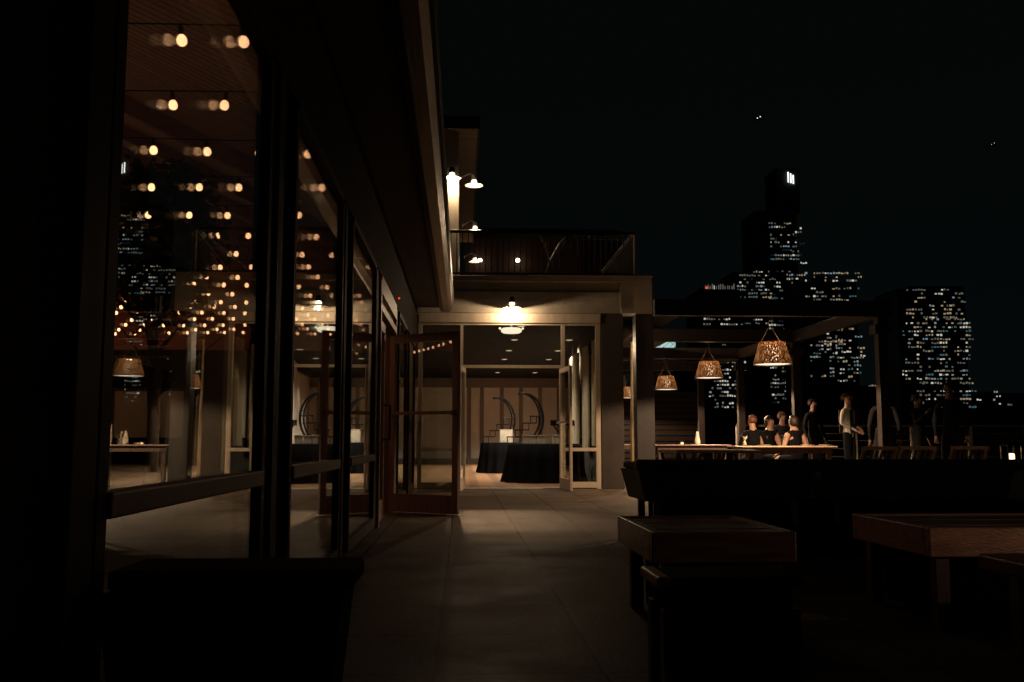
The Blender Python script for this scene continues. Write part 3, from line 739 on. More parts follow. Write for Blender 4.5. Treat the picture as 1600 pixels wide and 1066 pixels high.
# ------------------------------------------------------------------ terrace railing
rt = fz(358); rb = ZP + .06
ra = empty('terrace_railing', (0, FY + .15, ZP), 'black baluster railing along the edge of the roof terrace', 'railing')
m = MB(); m.rbox(-.9, fx(998), -.03, .03, rt - ZP - .045, rt - ZP, r=.006); m.build('top_rail', 'black', ra)
m = MB(); m.box(-.9, fx(998), -.015, .015, rb - ZP, rb - ZP + .03); m.build('bottom_rail', 'black', ra)
xx = -.85
b0 = None
while xx < fx(996):
    if b0 is None:
        q = MB(); q.box(-.008, .008, -.008, .008, rb - ZP + .03, rt - ZP - .045); b0 = q.build('baluster', 'black', ra); b0.location = (xx, 0, 0)
    else:
        q = b0.copy(); COL.objects.link(q); q.parent = ra; q.location = (xx, 0, 0)
    xx += .105
m = MB(); m.box(fx(997) - .01, fx(997) + .015, -.025, .025, .0, rt - ZP - .046); m.build('end_post', 'teak', ra)
m = MB(); m.bar((fx(996), -.03, rt - ZP - .05), (fx(945), -.03, rb - ZP + .02), .016); m.build('brace', 'teak', ra)
# side return
m = MB(); m.rbox(fx(998) - .04, fx(998) + .0, .04, 4.0, rt - ZP - .045, rt - ZP - .002, r=.006); m.build('side_rail', 'black', ra)
for k in range(34):
    q = b0.copy(); COL.objects.link(q); q.parent = ra; q.location = (fx(998) - .02, .15 + .11 * k, 0)
# folded stand of pale bars behind the railing
p = at(868, 428, 18.6)
r = empty('folded_parasol', (p.x, 18.6, ZP - .1), 'pale folded parasol with splayed ribs standing on the roof terrace', 'parasol')
def lp(px, py): v = at(px, py, 18.6); return Vector((v.x - p.x, 0, v.z - ZP + .1))
m = MB(); m.tube([lp(856, 428), lp(864, 408), lp(876, 384), lp(884, 372)], [.05, .075, .06, .03], 8); m.build('folded_canopy', 'cream', r, smooth=True)
for a, b in (((844, 368), (855, 395)), ((898, 366), (888, 388)), ((852, 378), (858, 410)), ((874, 400), (874, 420))):
    m = MB(); m.tube([lp(*a), lp(*b)], .012, 6); m.build('rib', 'trim', r)
m = MB(); m.lathe([(.2, 0), (.2, .06), (.04, .08), (.03, .25)], 16, (0, 0, .08)); m.build('base', 'black', r)

# ------------------------------------------------------------------ pale post with bulbous head
px_ = at(991, 690, 19.2).x
r = empty('carved_post', (px_, 19.2, 0), 'slim pale gold post with a bulbous head and stepped stone foot beside the dark pillar', 'post')
m = MB(); m.rbox(-.17, .17, -.17, .17, 0, .05, r=.006); m.rbox(-.15, .15, -.15, .15, .051, .10, r=.006); m.rbox(-.125, .125, -.125, .125, .101, .15, r=.006); m.build('stepped_foot', 'stone', r)
m = MB(); m.lathe([(.105, .151), (.11, .2), (.085, .26), (.08, .4), (.075, 1.0), (.06, 1.9), (.05, 2.6), (.045, 2.93)], 8); m.build('shaft', 'post', r)
m = MB(); m.lathe([(.045, 2.80), (.085, 2.90), (.115, 3.02), (.11, 3.15), (.09, 3.26), (.06, 3.30)], 12); m.build('head', 'cream', r, smooth=False)

# ------------------------------------------------------------------ pergola
pg = empty('pergola', (4.9, 15, 0), 'dark timber pergola over the dining terrace with lamps hanging from its beams', 'pergola')
def pgx(name, mat, b, bev=.006): return boxobj(name, 'beamwood' if mat == 'darkwood' else mat, (b[0] - 4.9, b[1] - 4.9, b[2] - 15, b[3] - 15, b[4], b[5]), pg, bev)
PY = [15.0, 19.0, 22.9, 26.8]
for i, y in enumerate(PY):
    pgx('cross_beam', 'darkwood', (3.05, 6.9, y, y + .14, 2.83, 3.09))
    pgx('post', 'darkwood', (6.66, 6.82, y - .01, y + .15, 0, 2.828))
    pgx('post_cap', 'darkwood', (6.60, 6.88, y - .05, y + .19, 2.55, 2.70))
for a, b in zip(PY[:-1], PY[1:]): pgx('side_beam', 'darkwood', (6.68, 6.80, a + .16, b - .02, 2.84, 3.06))
for a, b in zip(PY[:-1], PY[1:]): pgx('side_beam', 'darkwood', (3.2, 3.32, max(a, 17.5) + .16, b - .02, 2.84, 3.06)) if b > 17 else None
for y in (19.0, 22.9): pgx('roof_panel', 'soffit', (3.35, 4.6, y + .15, y + 3.7, 3.062, 3.10), 0)

# pendants
def pendant(loc, label, first_=None):
    r = empty('pendant_lamp', loc, label, 'pendant lamp', 'woven pendant lamps hanging in the pergola')
    h = .36; rb_, rt_ = .305, .205
    m = MB(); m.lathe([(rb_, 0), (rb_ - .012, .05), (rt_, h), (rt_ - .006, h), (rb_ - .018, .05), (rb_ - .006, 0)], 48, cap=False)
    # close the ring
    m.build('woven_shade', 'shade', r, smooth=True)
    m = MB(); m.lathe([(.085, .05), (.105, .10), (.105, .28), (.07, .32)], 20); m.build('bulb_diffuser', 'jar_in', r, smooth=True)
    m = MB(); m.lathe([(rb_ - .03, .012), (rb_ - .03, .02)], 40); m.build('bottom_disc', 'disc_glow', r)
    top = 3.0 - loc[2]
    for k in range(3):
        a = k * 2.1 + .4
        q = MB(); q.tube([(rt_ * .9 * math.cos(a), rt_ * .9 * math.sin(a), h), (.06 * math.cos(a + .6), .06 * math.sin(a + .6), h + .22), (.015 * math.cos(a), .015 * math.sin(a), min(top, h + .48))], .004, 5); q.build('wire', 'darkwood', r)
    q = MB(); q.tube([(0, 0, min(top, h + .47)), (0, 0, top)], .006, 5); q.lathe([(.05, top - .03), (.05, top)], 12); q.build('ceiling_rose', 'black', r)
    l = bpy.data.lights.new('pendant_glow', 'SPOT'); l.energy = 560; l.color = (1, .66, .40); l.shadow_soft_size = .02; l.spot_size = R(162); l.spot_blend = .15
    lo = bpy.data.objects.new('pendant_glow', l); COL.objects.link(lo); lo.parent = r; lo.location = (0, 0, -.012)
    point('bulb_glow', (0, 0, .335), 7, (1, .62, .36), r, .02)
    return r
m_, nt_, out_ = nmat('disc_glow_m')
e_ = N(nt_, 'ShaderNodeEmission'); e_.inputs['Color'].default_value = (1, .82, .6, 1); e_.inputs['Strength'].default_value = 1.3
nt_.links.new(e_.outputs[0], out_.inputs['Surface']); M['disc_glow'] = m_
for px, py, Y, L in ((1207, 570, 15.07, 'largest and nearest woven pendant lamp under the first pergola beam'), (1108, 591, 20.5, 'second woven pendant lamp from the camera, between the first and third'), (1041, 609, 25.3, 'third woven pendant lamp, right of the dark pillar'), (984, 622, 31.0, 'farthest woven pendant lamp, cut off by the pale post')):
    p = at(px, py, Y); pendant((p.x, Y, p.z), L)
# beams for lamps 2-4 to hang from: slim rails
for px, py, Y in ((1108, 591, 20.5), (1041, 609, 25.3)):
    pgx('lamp_rail', 'darkwood', (3.33, 6.66, Y - .04, Y + .04, 3.0, 3.08), 0)
pgx('lamp_rail', 'darkwood', (3.33, 6.66, 30.96, 31.04, 3.0, 3.08), 0); pgx('lamp_rail', 'darkwood', (3.2, 3.32, 26.9, 31.04, 2.9, 3.08), 0)
# dark slatted wall behind the pergola
sw = empty('slatted_wall', (6.3, 34, 0), 'dark wall of horizontal boards behind the third pendant lamp', 'wall')
boxobj('backing', 'siding', (-2.0, 2.2, .06, .16, 0, 2.6), sw)
for k in range(13): boxobj('board', 'beamwood', (-2.0, 2.2, 0, .05, .05 + .2 * k, .20 + .2 * k), sw)
r = empty('lit_canopy', at(1038, 542, 60), 'pale turquoise lit glass canopy far behind the dark pillar', 'canopy')
m = MB(); m.box(-.72, .72, 0, .5, 0, .32); m.build('canopy_panel', 'canopy_glow', r)
for k in range(5):
    m = MB(); m.bar((-.72 + .36 * k, -.02, 0), (-.72 + .36 * ((k + 1) if k < 4 else 3), -.02, .32), .02); m.build('truss', 'black', r)
m = MB(); m.box(-.05, .05, .2, .3, -6, 0); m.box(-.76, .76, -.04, .52, .322, .36); m.build('support', 'black', r)

# ------------------------------------------------------------------ patio furniture
def low_table(loc, w_, d_, h, label, seed=0, end='tablewood'):
    r = empty('low_table', loc, label, 'table', 'low wooden terrace tables')
    m = MB(); rim = .05
    m.rbox(0, w_, 0, rim, h - .13, h, r=.006); m.rbox(0, w_, d_ - rim, d_, h - .13, h, r=.006)
    m.rbox(0, rim, rim + .001, d_ - rim - .001, h - .13, h, r=.006); m.rbox(w_ - rim, w_, rim + .001, d_ - rim - .001, h - .13, h, r=.006)
    m.build('apron', end, r)
    m = MB()
    n = 5
    for k in range(n):
        a = rim + .002 + (d_ - 2 * rim - .004) * k / n; b = rim + .002 + (d_ - 2 * rim - .004) * (k + 1) / n - .004
        m.rbox(rim + .002, w_ - rim - .002, a, b, h - .04, h - .008 + .003 * (k % 2), r=.003)
    m.build('tabletop', 'tablewood', r)
    q = MB(); q.box(.12, w_ - .12, .12, d_ - .12, .03, .28); q.build('shade_filler', 'blackmatte', r)  # black block added to keep the space under the table dark
    for x in (.05, w_ - .11):
        for y in (.05, d_ - .11):
            q = MB(); q.box(x, x + .06, y, y + .06, 0, h - .131); q.build('leg', 'darkwood', r)
    return r
low_table((.80, 4.07, 0), .62, .9, .45, 'small low wooden table with a shiny top in the foreground, left of the two')
t2 = low_table((2.07, 4.22, 0), 1.25, .85, .45, 'wide low wooden table with a copper lit edge at the right of the foreground', end='tablewood_lit')
# candle holders on tables
def armchair(loc, rz, label):
    r = empty('armchair', loc, label, 'armchair', 'dark wooden terrace armchairs', rz=rz)
    for s in (0, 1):
        x = s * .62
        q = MB(); q.rbox(x, x + .055, 0, .055, 0, .53, r=.006); q.build('leg', 'darkwood', r)
        q = MB(); q.rbox(x, x + .055, .62, .675, 0, .40, r=.006); q.build('leg', 'darkwood', r)
        q = MB(); q.rbox(x - .02, x + .075, -.03, .62, .531, .555, r=.008); q.build('armrest', 'tablewood', r)
    q = MB(); q.rbox(.056, .619, .01, .66, .28, .34, r=.01); q.build('seat_frame', 'darkwood', r)
    q = MB(); q.rbox(.06, .615, .02, .60, .341, .44, r=.03, seg=3); q.build('cushion', 'cushion', r, smooth=False)
    q = MB(); q.box(.06, .615, .61, .66, .34, .70); q.build('backrest', 'darkwood', r)
    return r
r = empty('side_stool', (.545, 2.71, 0), 'narrow dark stool nearest the camera, with a copper glint painted on its left end', 'stool')
q = MB(); q.rbox(.045, .42, 0, .26, .425, .45, r=.008); q.build('seat', 'blackmatte', r)
q = MB(); q.rbox(0, .044, 0, .26, .422, .452, r=.008); q.build('glint_end', 'tablewood_lit', r)  # seat end coloured copper as a painted glint
q = MB(); q.box(.03, .40, .05, .21, .36, .4245); q.build('apron', 'blackmatte', r)
q = MB(); q.box(.09, .36, .08, .2, .02, .359); q.build('shade_filler', 'blackmatte', r)  # added block, blackens the shaded space under the seat
for x in (.02, .345):
    for y in (.01, .19):
        q = MB(); q.box(x, x + .065, y, y + .055, 0, .4245 if False else .36); q.build('leg', 'darkwood', r)
# bench in front of right table: rounded rail
r = empty('bench', (2.05, 3.15, 0), 'low bench with a rounded copper lit rail below the wide low table', 'bench')
q = MB(); q.tube([(-.12, 0, .40), (0, -.0, .40), (1.5, 0, .40)], .055, 12); q.build('seat_rail', 'tablewood_lit', r, smooth=True)
q = MB(); q.rbox(-.1, 1.5, .06, .45, .35, .41, r=.01); q.build('seat', 'tablewood', r)
for x in (0, 1.35):
    for y in (.1, .36):
        q = MB(); q.box(x, x + .06, y, y + .06, 0, .349); q.build('leg', 'darkwood', r)
# candle jars
for (x, y, z), L in (((1.72, 3.3, .44), 'small glass tumbler between the two low tables'),):
    pass
# dark sofas
def sofa(loc, L, label, rz=0):
    r = empty('sofa', loc, label, 'sofa', 'dark wicker sofas seen from behind', rz=rz)
    m = MB(); m.box(0, L, 0, .8, .40, .62, taper=.05)
    m.build('body', 'wicker', r)
    m = MB(); m.box(.2 if loc[0] < 2 else -.04, L - .005, .1, .7, .02, .399); m.build('sofa_shade_fill', 'blackmatte', r)  # added filler, stands for the shade beneath the sofa
    m = MB(); m.rbox(-.02, L + .02, -.02, .12, .621, .70, r=.02, seg=3); m.build('backrest', 'wicker', r)
    n = max(2, int(L / .7))
    for k in range(n):
        q = MB(); q.rbox(L * k / n + .01, L * (k + 1) / n - .01, .13, .75, .622, .675, r=.02, seg=3); q.build('cushion', 'cushion', r)
    for x in (.12, L - .17):
        for y in (.08, .68):
            q = MB(); q.box(x, x + .05, y, y + .05, 0, .41); q.build('leg', 'black', r)
    return r
sofa((1.27, 6.9, 0), 1.3, 'dark wicker sofa at the left end of the row, next to the walkway')
sofa((2.60, 6.9, 0), 1.45, 'dark wicker sofa in the middle of the row')
sofa((4.1, 6.9, 0), 1.6, 'dark wicker sofa at the right end of the row')
# reclined slatted chairs
def slat_chair(loc, rz, label, tilt=27):
    r = empty('slatted_chair', loc, label, 'chair', 'slatted teak chairs with reclined backs', rz=rz)
    t = math.tan(R(tilt))
    def bp(x, h): return (x, .25 + t * (h - .35) * 1.0, h)
    for x in (-.22, .22):
        q = MB(); q.bar(bp(x, .30), bp(x, .755), .035, .03); q.build('back_post', 'teak', r)
        q = MB(); q.bar((x, -.25, 0), (x, .2, .36), .035, .03); q.build('leg', 'teak', r)
        q = MB(); q.bar((x * .9, .3, 0), (x * .9, -.2, .36), .035, .03); q.build('leg', 'teak', r)
    q = MB(); q.bar(bp(-.24, .755), bp(.24, .755), .05, .04); q.build('top_rail', 'teak', r)
    sl = MB()
    for k in range(6): 
        x = -.17 + .068 * k; sl.bar(bp(x, .36), bp(x, .73), .035, .012)
    sl.build('back_slats', 'darkwood', r)
    q = MB()
    for k in range(5): q.box(-.21, .21, -.24 + .1 * k, -.16 + .1 * k, .36, .378)
    q.build('seat', 'teak', r)
    return r
for px, Y, L in ((1350, 10.3, 'slatted teak chair nearest the waiter, left of its row'), (1412, 10.6, 'middle slatted teak chair of the reclined row'), (1494, 11.0, 'rightmost and dimmest slatted teak chair of the reclined row')):
    p = at(px, 700, Y); slat_chair((p.x - .12, Y, 0), R(-62), L)
def cafe_table(loc, w_, d_, h, label, rz=0):
    r = empty('folding_table', loc, label, 'table', 'small folding terrace tables', rz=rz)
    q = MB(); q.rbox(-w_ / 2, w_ / 2, -d_ / 2, d_ / 2, h - .03, h, r=.004); q.build('tabletop', 'teak', r)
    for s in (-1, 1):
        q = MB(); q.bar((s * w_ * .4, -d_ * .4, 0), (s * w_ * .4, d_ * .4, h - .031), .03, .02); q.build('leg', 'redwood', r)
        q = MB(); q.bar((s * w_ * .36, d_ * .4, 0), (s * w_ * .36, -d_ * .4, h - .031), .03, .02); q.build('leg', 'redwood', r)
    return r
for px, Y, w_, L in ((1059, 9.6, .22, 'narrow folding table nearest the dark pillar'), (1096, 9.8, .26, 'small folding table in front of the white bottle'), (1138, 9.9, .40, 'widest folding table behind the sofas, left of the long table')):
    p = at(px, 700, Y); cafe_table((p.x, Y, 0), w_, .9, .745, L)
def long_table(x0, x1, Y, d_, h, label, mat='teak'):
    r = empty('dining_table', (x0, Y, 0), label, 'table', 'long wooden dining tables under the pergola')
    q = MB(); q.rbox(0, x1 - x0, 0, d_, h - .022, h, r=.004); q.build('tabletop', mat, r)
    q = MB(); q.box(.06, x1 - x0 - .06, .06, d_ - .06, h - .12, h - .0225); q.build('apron', 'darkwood', r)
    for x in (.08, x1 - x0 - .15):
        for y in (.08, d_ - .15):
            q = MB(); q.box(x, x + .07, y, y + .07, 0, h - .121); q.build('leg', 'darkwood', r)
    return r
xa_ = at(1160, 700, 15.6).x; xb_ = at(1309, 700, 15.6).x
long_table(xa_, xb_, 15.6, .9, .755, 'long wooden dining table with a bright front edge before the seated guests')
xa_ = at(1027, 700, 16.8).x; xb_ = at(1148, 700, 16.8).x
long_table(xa_, xb_, 17.0, .8, .775, 'long wooden dining table carrying the white bottle', 'redwood')
xa_ = at(975, 700, 24).x; long_table(3.6, 4.6, 24, .8, .76, 'small lit table glimpsed between the column and the pale post')
p = at(1090, 694, 17.3)
r = empty('bottle', (p.x, 17.3, .777), 'tall white bottle standing on the long table in front of the pillar', 'bottle')
q = MB(); q.lathe([(.045, 0), (.052, .01), (.05, .08), (.035, .14), (.03, .15), (.034, .16), (.022, .22), (.016, .235)], 16); q.build('bottle_body', 'bottle', r, smooth=True)
q = MB(); q.lathe([(.014, .236), (.017, .24), (.014, .27), (.006, .30)], 10); q.build('stopper', 'black', r, smooth=True)
# menu card + glasses on long table
r = boxobj('menu_card', 'paper', (-.1, .1, -.07, .07, 0, .004)); r.location = (at(1172, 706, 10.6).x, 9.85, .747); 
r.location = (at(1160, 706, 9.9).x, 9.9, .747)
tag(r, 'folded white menu card lying on the widest folding table', 'card')
for px, L in ((1222, 'wine glass on the long table left of the woman in black'), (1226, 'taller wine glass on the long table, right of the other')):
    p = at(px, 697, 15.9 + (px - 1222) * .03)
    r = empty('wine_glass', (p.x, p.y, .757), L, 'glass', 'wine glasses on the long table')
    q = MB(); q.lathe([(.03, 0), (.03, .003), (.004, .006), (.004, .08), (.02, .095), (.034, .12), (.034, .15), (.028, .18), (.026, .18), (.032, .15), (.032, .12), (.018, .097), (.001, .09)], 14); q.build('bowl', 'glass', r, smooth=True)
# twig vase at the table corner
p = at(1158, 697, 15.9)
r = empty('twig_vase', (xa_ * 0 + p.x + .06, 15.9, .757), 'little vase of dry twigs at the left corner of the long table', 'vase')
q = MB(); q.lathe([(.02, 0), (.035, .03), (.02, .07), (.022, .08)], 12); q.build('vase_body', 'stone', r, smooth=True)
q = MB(); rr = random.Random(5)
for k in range(9): q.tube([(0, 0, .07), (rr.uniform(-.03, .03), rr.uniform(-.03, .03), .12), (rr.uniform(-.06, .06), rr.uniform(-.03, .03), rr.uniform(.12, .17))], .002, 4)
q.build('twigs', 'paper', r)

# tableware on the long tables
def plate(loc, label):
    r = empty('plate', loc, label, 'plate', 'white plates on the long tables')
    q = MB(); q.lathe([(.05, 0), (.06, .004), (.11, .012), (.115, .016), (.105, .015), (.055, .007), (.001, .006)], 20); q.build('plate_dish', 'white', r, smooth=True)
for px, Y, L in ((1195, 16.0, 'white plate at the left half of the long table'), (1262, 16.0, 'white plate before the woman in black'), (1290, 16.2, 'white plate near the right end of the long table')):
    p = at(px, 697, Y); plate((p.x, Y, .757), L)
def votive(loc, label):
    r = empty('votive_candle', loc, label, 'candle', 'small votive candles on the tables')
    q = MB(); q.lathe([(.03, 0), (.034, .06), (.031, .06), (.027, .004)], 14); q.build('cup', 'glass', r, smooth=True)
    q = MB(); q.lathe([(.024, .006), (.024, .03), (.002, .034)], 12); q.build('wax', 'candle', r, smooth=True)
p = at(1066, 697, 17.3); votive((p.x, 17.3, .777), 'votive candle left of the white bottle')
votive((1.28, 4.6, .452), 'votive cup on the small low table') if False else None

# assumed lantern, added beside the foreground tables, just outside the frame; it gives the copper light on their edges
r = empty('assumed_lantern', (3.55, 2.9, 0), 'assumed small shaded lantern added on a stake beside the wide low table', 'lantern')
q = MB(); q.lathe([(.10, 0), (.10, .02), (.012, .03), (.012, .62)], 12); q.build('stake', 'black', r)
q = MB(); q.lathe([(.03, .62), (.04, .65), (.04, .72), (.02, .75)], 12); q.build('globe', 'jar_in', r, smooth=True)
q = MB(); q.lathe([(.02, .80), (.12, .76), (.125, .755), (.02, .785)], 20); q.build('cap', 'black', r, smooth=True)
point('assumed_lantern_glow', (-.06, .05, .69), 8, (1, .60, .36), r, .01)  # added light for the copper edges, from the assumed lamp

# black planter box at bottom left
r = empty('planter_box', (-.5, 2.2, 0), 'black planter box standing against the near window bay at the lower left', 'planter')
q = MB(); q.box(-.28, .24, -.05, .22, 0, .50, taper=.05); q.build('planter_body', 'blackmatte', r)
q = MB(); q.rbox(-.28, .26, .0, .24, .502, .545, r=.008); q.build('planter_rim', 'blackmatte', r)
q = MB(); q.box(-.26, .22, -.03, -.002, .40, .53); q.build('handle_board', 'blackmatte', r)

# terrace guard rail at the far side
gr = empty('guard_rail', (0, 24, 0), 'low metal guard rail with horizontal bars at the far edge of the terrace', 'railing')
q = MB(); q.rbox(6.9, 16, -.03, .03, 1.20, 1.25, r=.01); q.build('top_rail', 'batten', gr)
for z in (.25, .45, .65, .85, 1.03):
    q = MB(); q.tube([(6.9, 0, z), (16, 0, z)], .010, 6); q.build('bar', 'batten', gr)
for k in range(7):
    q = MB(); q.box(6.9 + 1.5 * k, 7.0 + 1.5 * k, -.04, .04, 0, 1.199); q.build('post', 'stone', gr)
# candle lantern near the right edge
p = at(1580, 714, 15)
r = empty('candle_lantern', (p.x, 15, .42), 'glowing candle lantern at the far right edge of the terrace', 'lantern')
q = MB(); q.lathe([(.05, 0), (.05, .2), (.04, .22)], 14); q.build('candle', 'candle', r, smooth=True)
q = MB()
for sx in (-1, 1):
    for sy in (-1, 1): q.box(sx * .11 - .008, sx * .11 + .008, sy * .11 - .008, sy * .11 + .008, -.02, .34)
q.box(-.13, .13, -.13, .13, .341, .36); q.box(-.13, .13, -.13, .13, -.04, -.021); q.build('lantern_frame', 'black', r)
boxobj('lantern_plinth', 'pillar', (-.2, .2, -.2, .2, -.42, -.041), r)
point('candle_glow', (0, 0, .28), 2.0, (1, .5, .2), r, .03)

# ------------------------------------------------------------------ people
def person(loc, rz, label, pose='stand', top='suit', bottom='suit', skin='skin', hair='hair', sleeves=True, arms=None, hairlen=0, scale=1.0, lean=0.0, headturn=0.0, vest=None, dress=False, extra=None):
    r = empty('person', loc, label, 'person', None, rz=rz); r.scale = (scale,) * 3
    V = []; E_ = []; RD = []; LB = []
    def v(p, rad, lab, parent=None):
        V.append(Vector(p)); RD.append(rad if isinstance(rad, tuple) else (rad, rad)); LB.append(lab)
        if parent is not None: E_.append((parent, len(V) - 1))
        return len(V) - 1
    pz = .93 if pose == 'stand' else .52
    def U(x, y, z): # upper body, leaning forward about the pelvis
        zz = z - .93; return (x, y - math.sin(lean) * zz, pz + math.cos(lean) * zz)
    pel = v(U(0, 0, .95), (.15, .115), 'b')
    wst = v(U(0, 0, 1.10), (.135, .10), 't', pel)
    ch = v(U(0, 0, 1.30), (.165, .115), 't', wst)
    un = v(U(0, .005, 1.43), (.12, .085), 't', ch)
    nk = v(U(0, 0, 1.485), (.06, .062), 's', un)
    hx = math.sin(headturn) * .02
    h0 = v(U(hx, -.012, 1.55), (.068, .076), 's', nk)
    h1 = v(U(hx, -.01, 1.635), (.086, .10), 's', h0)
    h2 = v(U(hx, .0, 1.71), (.07, .08), 's', h1)
    ns = v(U(hx + math.sin(headturn) * .1, -.012 - math.cos(headturn) * .105, 1.635), (.012, .014), 's', h1)
    for s in (-1, 1):
        sh = v(U(s * .165, 0, 1.41), .062, 't', un)
        al = (arms or {}).get(s)
        if al: el, wr = Vector(al[0]), Vector(al[1])
        else: el, wr = Vector((s * .235, .03, 1.14)), Vector((s * .23, -.07, .90))
        e = v(U(*el), .044, 't' if sleeves else 's', sh)
        w_ = v(U(*wr), .028, 't' if sleeves else 's', e)
        dd = (wr - el).normalized()
        hn = v(U(*(wr + dd * .07)), (.038, .018), 's', w_)
        side = dd.cross(Vector((0, 1, 0))).normalized()
        for fi in range(4):
            o_ = side * ((fi - 1.5) * .02); ln = (.035, .042, .038, .028)[fi]
            f1 = v(U(*(wr + dd * .11 + o_)), .009, 's', hn)
            v(U(*(wr + dd * (.11 + ln) + o_ + Vector((0, -.012, 0)))), .007, 's', f1)
        v(U(*(wr + dd * .075 - side * .045 + Vector((0, -.02, 0)))), .010, 's', w_)
    for s in (-1, 1):
        if pose == 'stand':
            hp = v((s * .09, 0, .88), .095, 'b', pel); kn = v((s * .10, -.02, .50), .062, 'b', hp); an = v((s * .11, .02, .10), .042, 'b' if not dress else 's', kn)
            v((s * .12, -.14, .045), .035, 'x', an)
        else:
            hp = v((s * .10, -.05, .52), .095, 'b', pel); kn = v((s * .13, -.46, .52), .065, 'b', hp); an = v((s * .13, -.44, .10), .042, 'b', kn); v((s * .13, -.58, .045), .035, 'x', an)
    if dress and pose == 'stand':
        pass
    me = bpy.data.meshes.new('body'); me.from_pydata(V, E_, [])
    o = bpy.data.objects.new('body', me); COL.objects.link(o)
    md = o.modifiers.new('skin', 'SKIN'); md.use_smooth_shade = True; md.branch_smoothing = .6
    sd = o.modifiers.new('sub', 'SUBSURF'); sd.levels = 1; sd.render_levels = 1
    for i, sv in enumerate(me.skin_vertices[0].data): sv.radius = RD[i]; sv.use_root = (i == 0)
    dg = bpy.context.evaluated_depsgraph_get(); dg.update()
    m2 = bpy.data.meshes.new_from_object(o.evaluated_get(dg))
    bpy.data.objects.remove(o); 
    for mt in (skin, top, bottom, 'black'): m2.materials.append(M[mt])
    segs = [(V[a], V[b], LB[b]) for a, b in E_]
    for p in m2.polygons:
        c = p.center; best = 9; lab = 't'
        for a, b, l in segs:
            d = b - a; t = max(0, min(1, (c - a).dot(d) / max(1e-9, d.length_squared))); q = (a + d * t - c).length
            if q < best: best = q; lab = l
        p.material_index = {'s': 0, 't': 1, 'b': 2, 'x': 3}[lab]; p.use_smooth = True
    bo = bpy.data.objects.new('body', m2); COL.objects.link(bo); bo.parent = r
    # hair: a shell over the crown and back of the head
    hm = MB(); cpt = Vector(U(hx, .022, 1.665))
    hm.ball(cpt, .1, .93, 1.03, 1.03, 16)
    fwd = Vector((math.sin(headturn), -math.cos(headturn), 0))
    cut = [x for x in hm.bm.verts if (x.co - cpt).dot(fwd) > .035 and x.co.z < cpt.z + .045]
    for x in cut: x.co = x.co - fwd * ((x.co - cpt).dot(fwd) - .015)
    for x in hm.bm.verts:
        if x.co.z < cpt.z - .055 and not hairlen: x.co.z = cpt.z - .055
        if hairlen and x.co.z < cpt.z - .03 and (x.co - cpt).dot(fwd) < .02: x.co.z -= hairlen; x.co.y += .01
        x.co += Vector((noise.noise(x.co * 30), noise.noise(x.co * 30 + Vector((9, 0, 0))), 0)) * .008
    hm.build('hair', hair, r, smooth=True)
    for s in (-1, 1):
        em = MB(); rt = Vector((math.cos(headturn), math.sin(headturn), 0))
        em.ball(Vector(U(hx, -.008, 1.66)) + rt * (s * .078), .018, .5, .9, 1.3, 8); em.build('ear', skin, r, smooth=True)
        ey = MB(); ey.ball(Vector(U(hx, -.008, 1.665)) + rt * (s * .03) + fwd * .083, .010, 1, .6, .7, 8); ey.build('eye', 'hair', r, smooth=True)
    mo = MB(); mo.ball(Vector(U(hx, -.008, 1.59)) + fwd * .070, .02, 1, .4, .3, 8); mo.build('mouth', 'redwall', r, smooth=True)
    if vest:
        vm = MB()
        for x0, x1 in ((-.15, -.045), (.045, .15)):
            vm.rbox(x0, x1, -.128, -.108, pz + .08, pz + .50, r=.008)
        vm.rbox(-.15, .15, -.13, -.108, pz + .05, pz + .22, r=.008)
        vm.rbox(-.15, .15, .108, .125, pz + .05, pz + .5, r=.008)
        vm.build('vest', vest, r)
    if dress:
        dm = MB(); dm.lathe([(.24, pz - .42), (.2, pz - .15), (.155, pz + .05), (.14, pz + .16)], 20); dm.build('skirt', bottom, r, smooth=True)
    return r
def P(px, Y): return (at(px, 690, Y).x, Y, 0)
person(P(1179, 17.9), R(170), 'seated man in a black jacket with short auburn hair, his back to the camera', 'sit', 'suit', 'suit', hair='hair_auburn', skin='skin', arms={-1: ((-.25, -.12, 1.18), (-.16, -.36, 1.12)), 1: ((.25, -.12, 1.18), (.16, -.36, 1.12))}, lean=.22, headturn=.7)
person(P(1199, 18.9), R(25), 'seated guest with dark hair facing the man in the black jacket', 'sit', 'suit', 'suit', skin='skin', hair='hair', sleeves=False, hairlen=.06, lean=.12, arms={-1: ((-.25, -.06, 1.16), (-.13, -.32, 1.10)), 1: ((.25, -.06, 1.16), (.13, -.32, 1.10))})
person(P(1246, 17.6), R(200), 'seated woman in a sleeveless black top with tied dark hair, right of the seated man', 'sit', 'dress', 'dress', hair='hair', sleeves=False, arms={-1: ((-.27, -.02, 1.14), (-.22, -.3, 1.02)), 1: ((.28, -.02, 1.14), (.24, -.28, 1.02))}, lean=.15, scale=.98, hairlen=.03)
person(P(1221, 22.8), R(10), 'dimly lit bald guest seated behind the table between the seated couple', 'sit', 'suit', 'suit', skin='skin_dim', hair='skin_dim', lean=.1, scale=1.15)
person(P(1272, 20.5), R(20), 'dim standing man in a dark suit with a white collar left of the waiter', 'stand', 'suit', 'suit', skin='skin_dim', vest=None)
person(P(1327, 18.8), R(38), 'standing waiter in a white shirt and dark vest looking aside', 'stand', 'shirt', 'suit', skin='skin', hair='hair_auburn', vest='greyvest', headturn=-.9, arms={-1: ((-.215, .03, 1.16), (-.06, -.19, 1.03)), 1: ((.215, .03, 1.16), (.04, -.2, 1.06))}, scale=1.02)
person(P(1383, 15.5), R(160), 'tall silhouette in a knee length black dress with bare legs right of the waiter', 'stand', 'dress', 'dress', skin='skin_dim', hairlen=.12, dress=True, scale=.97)
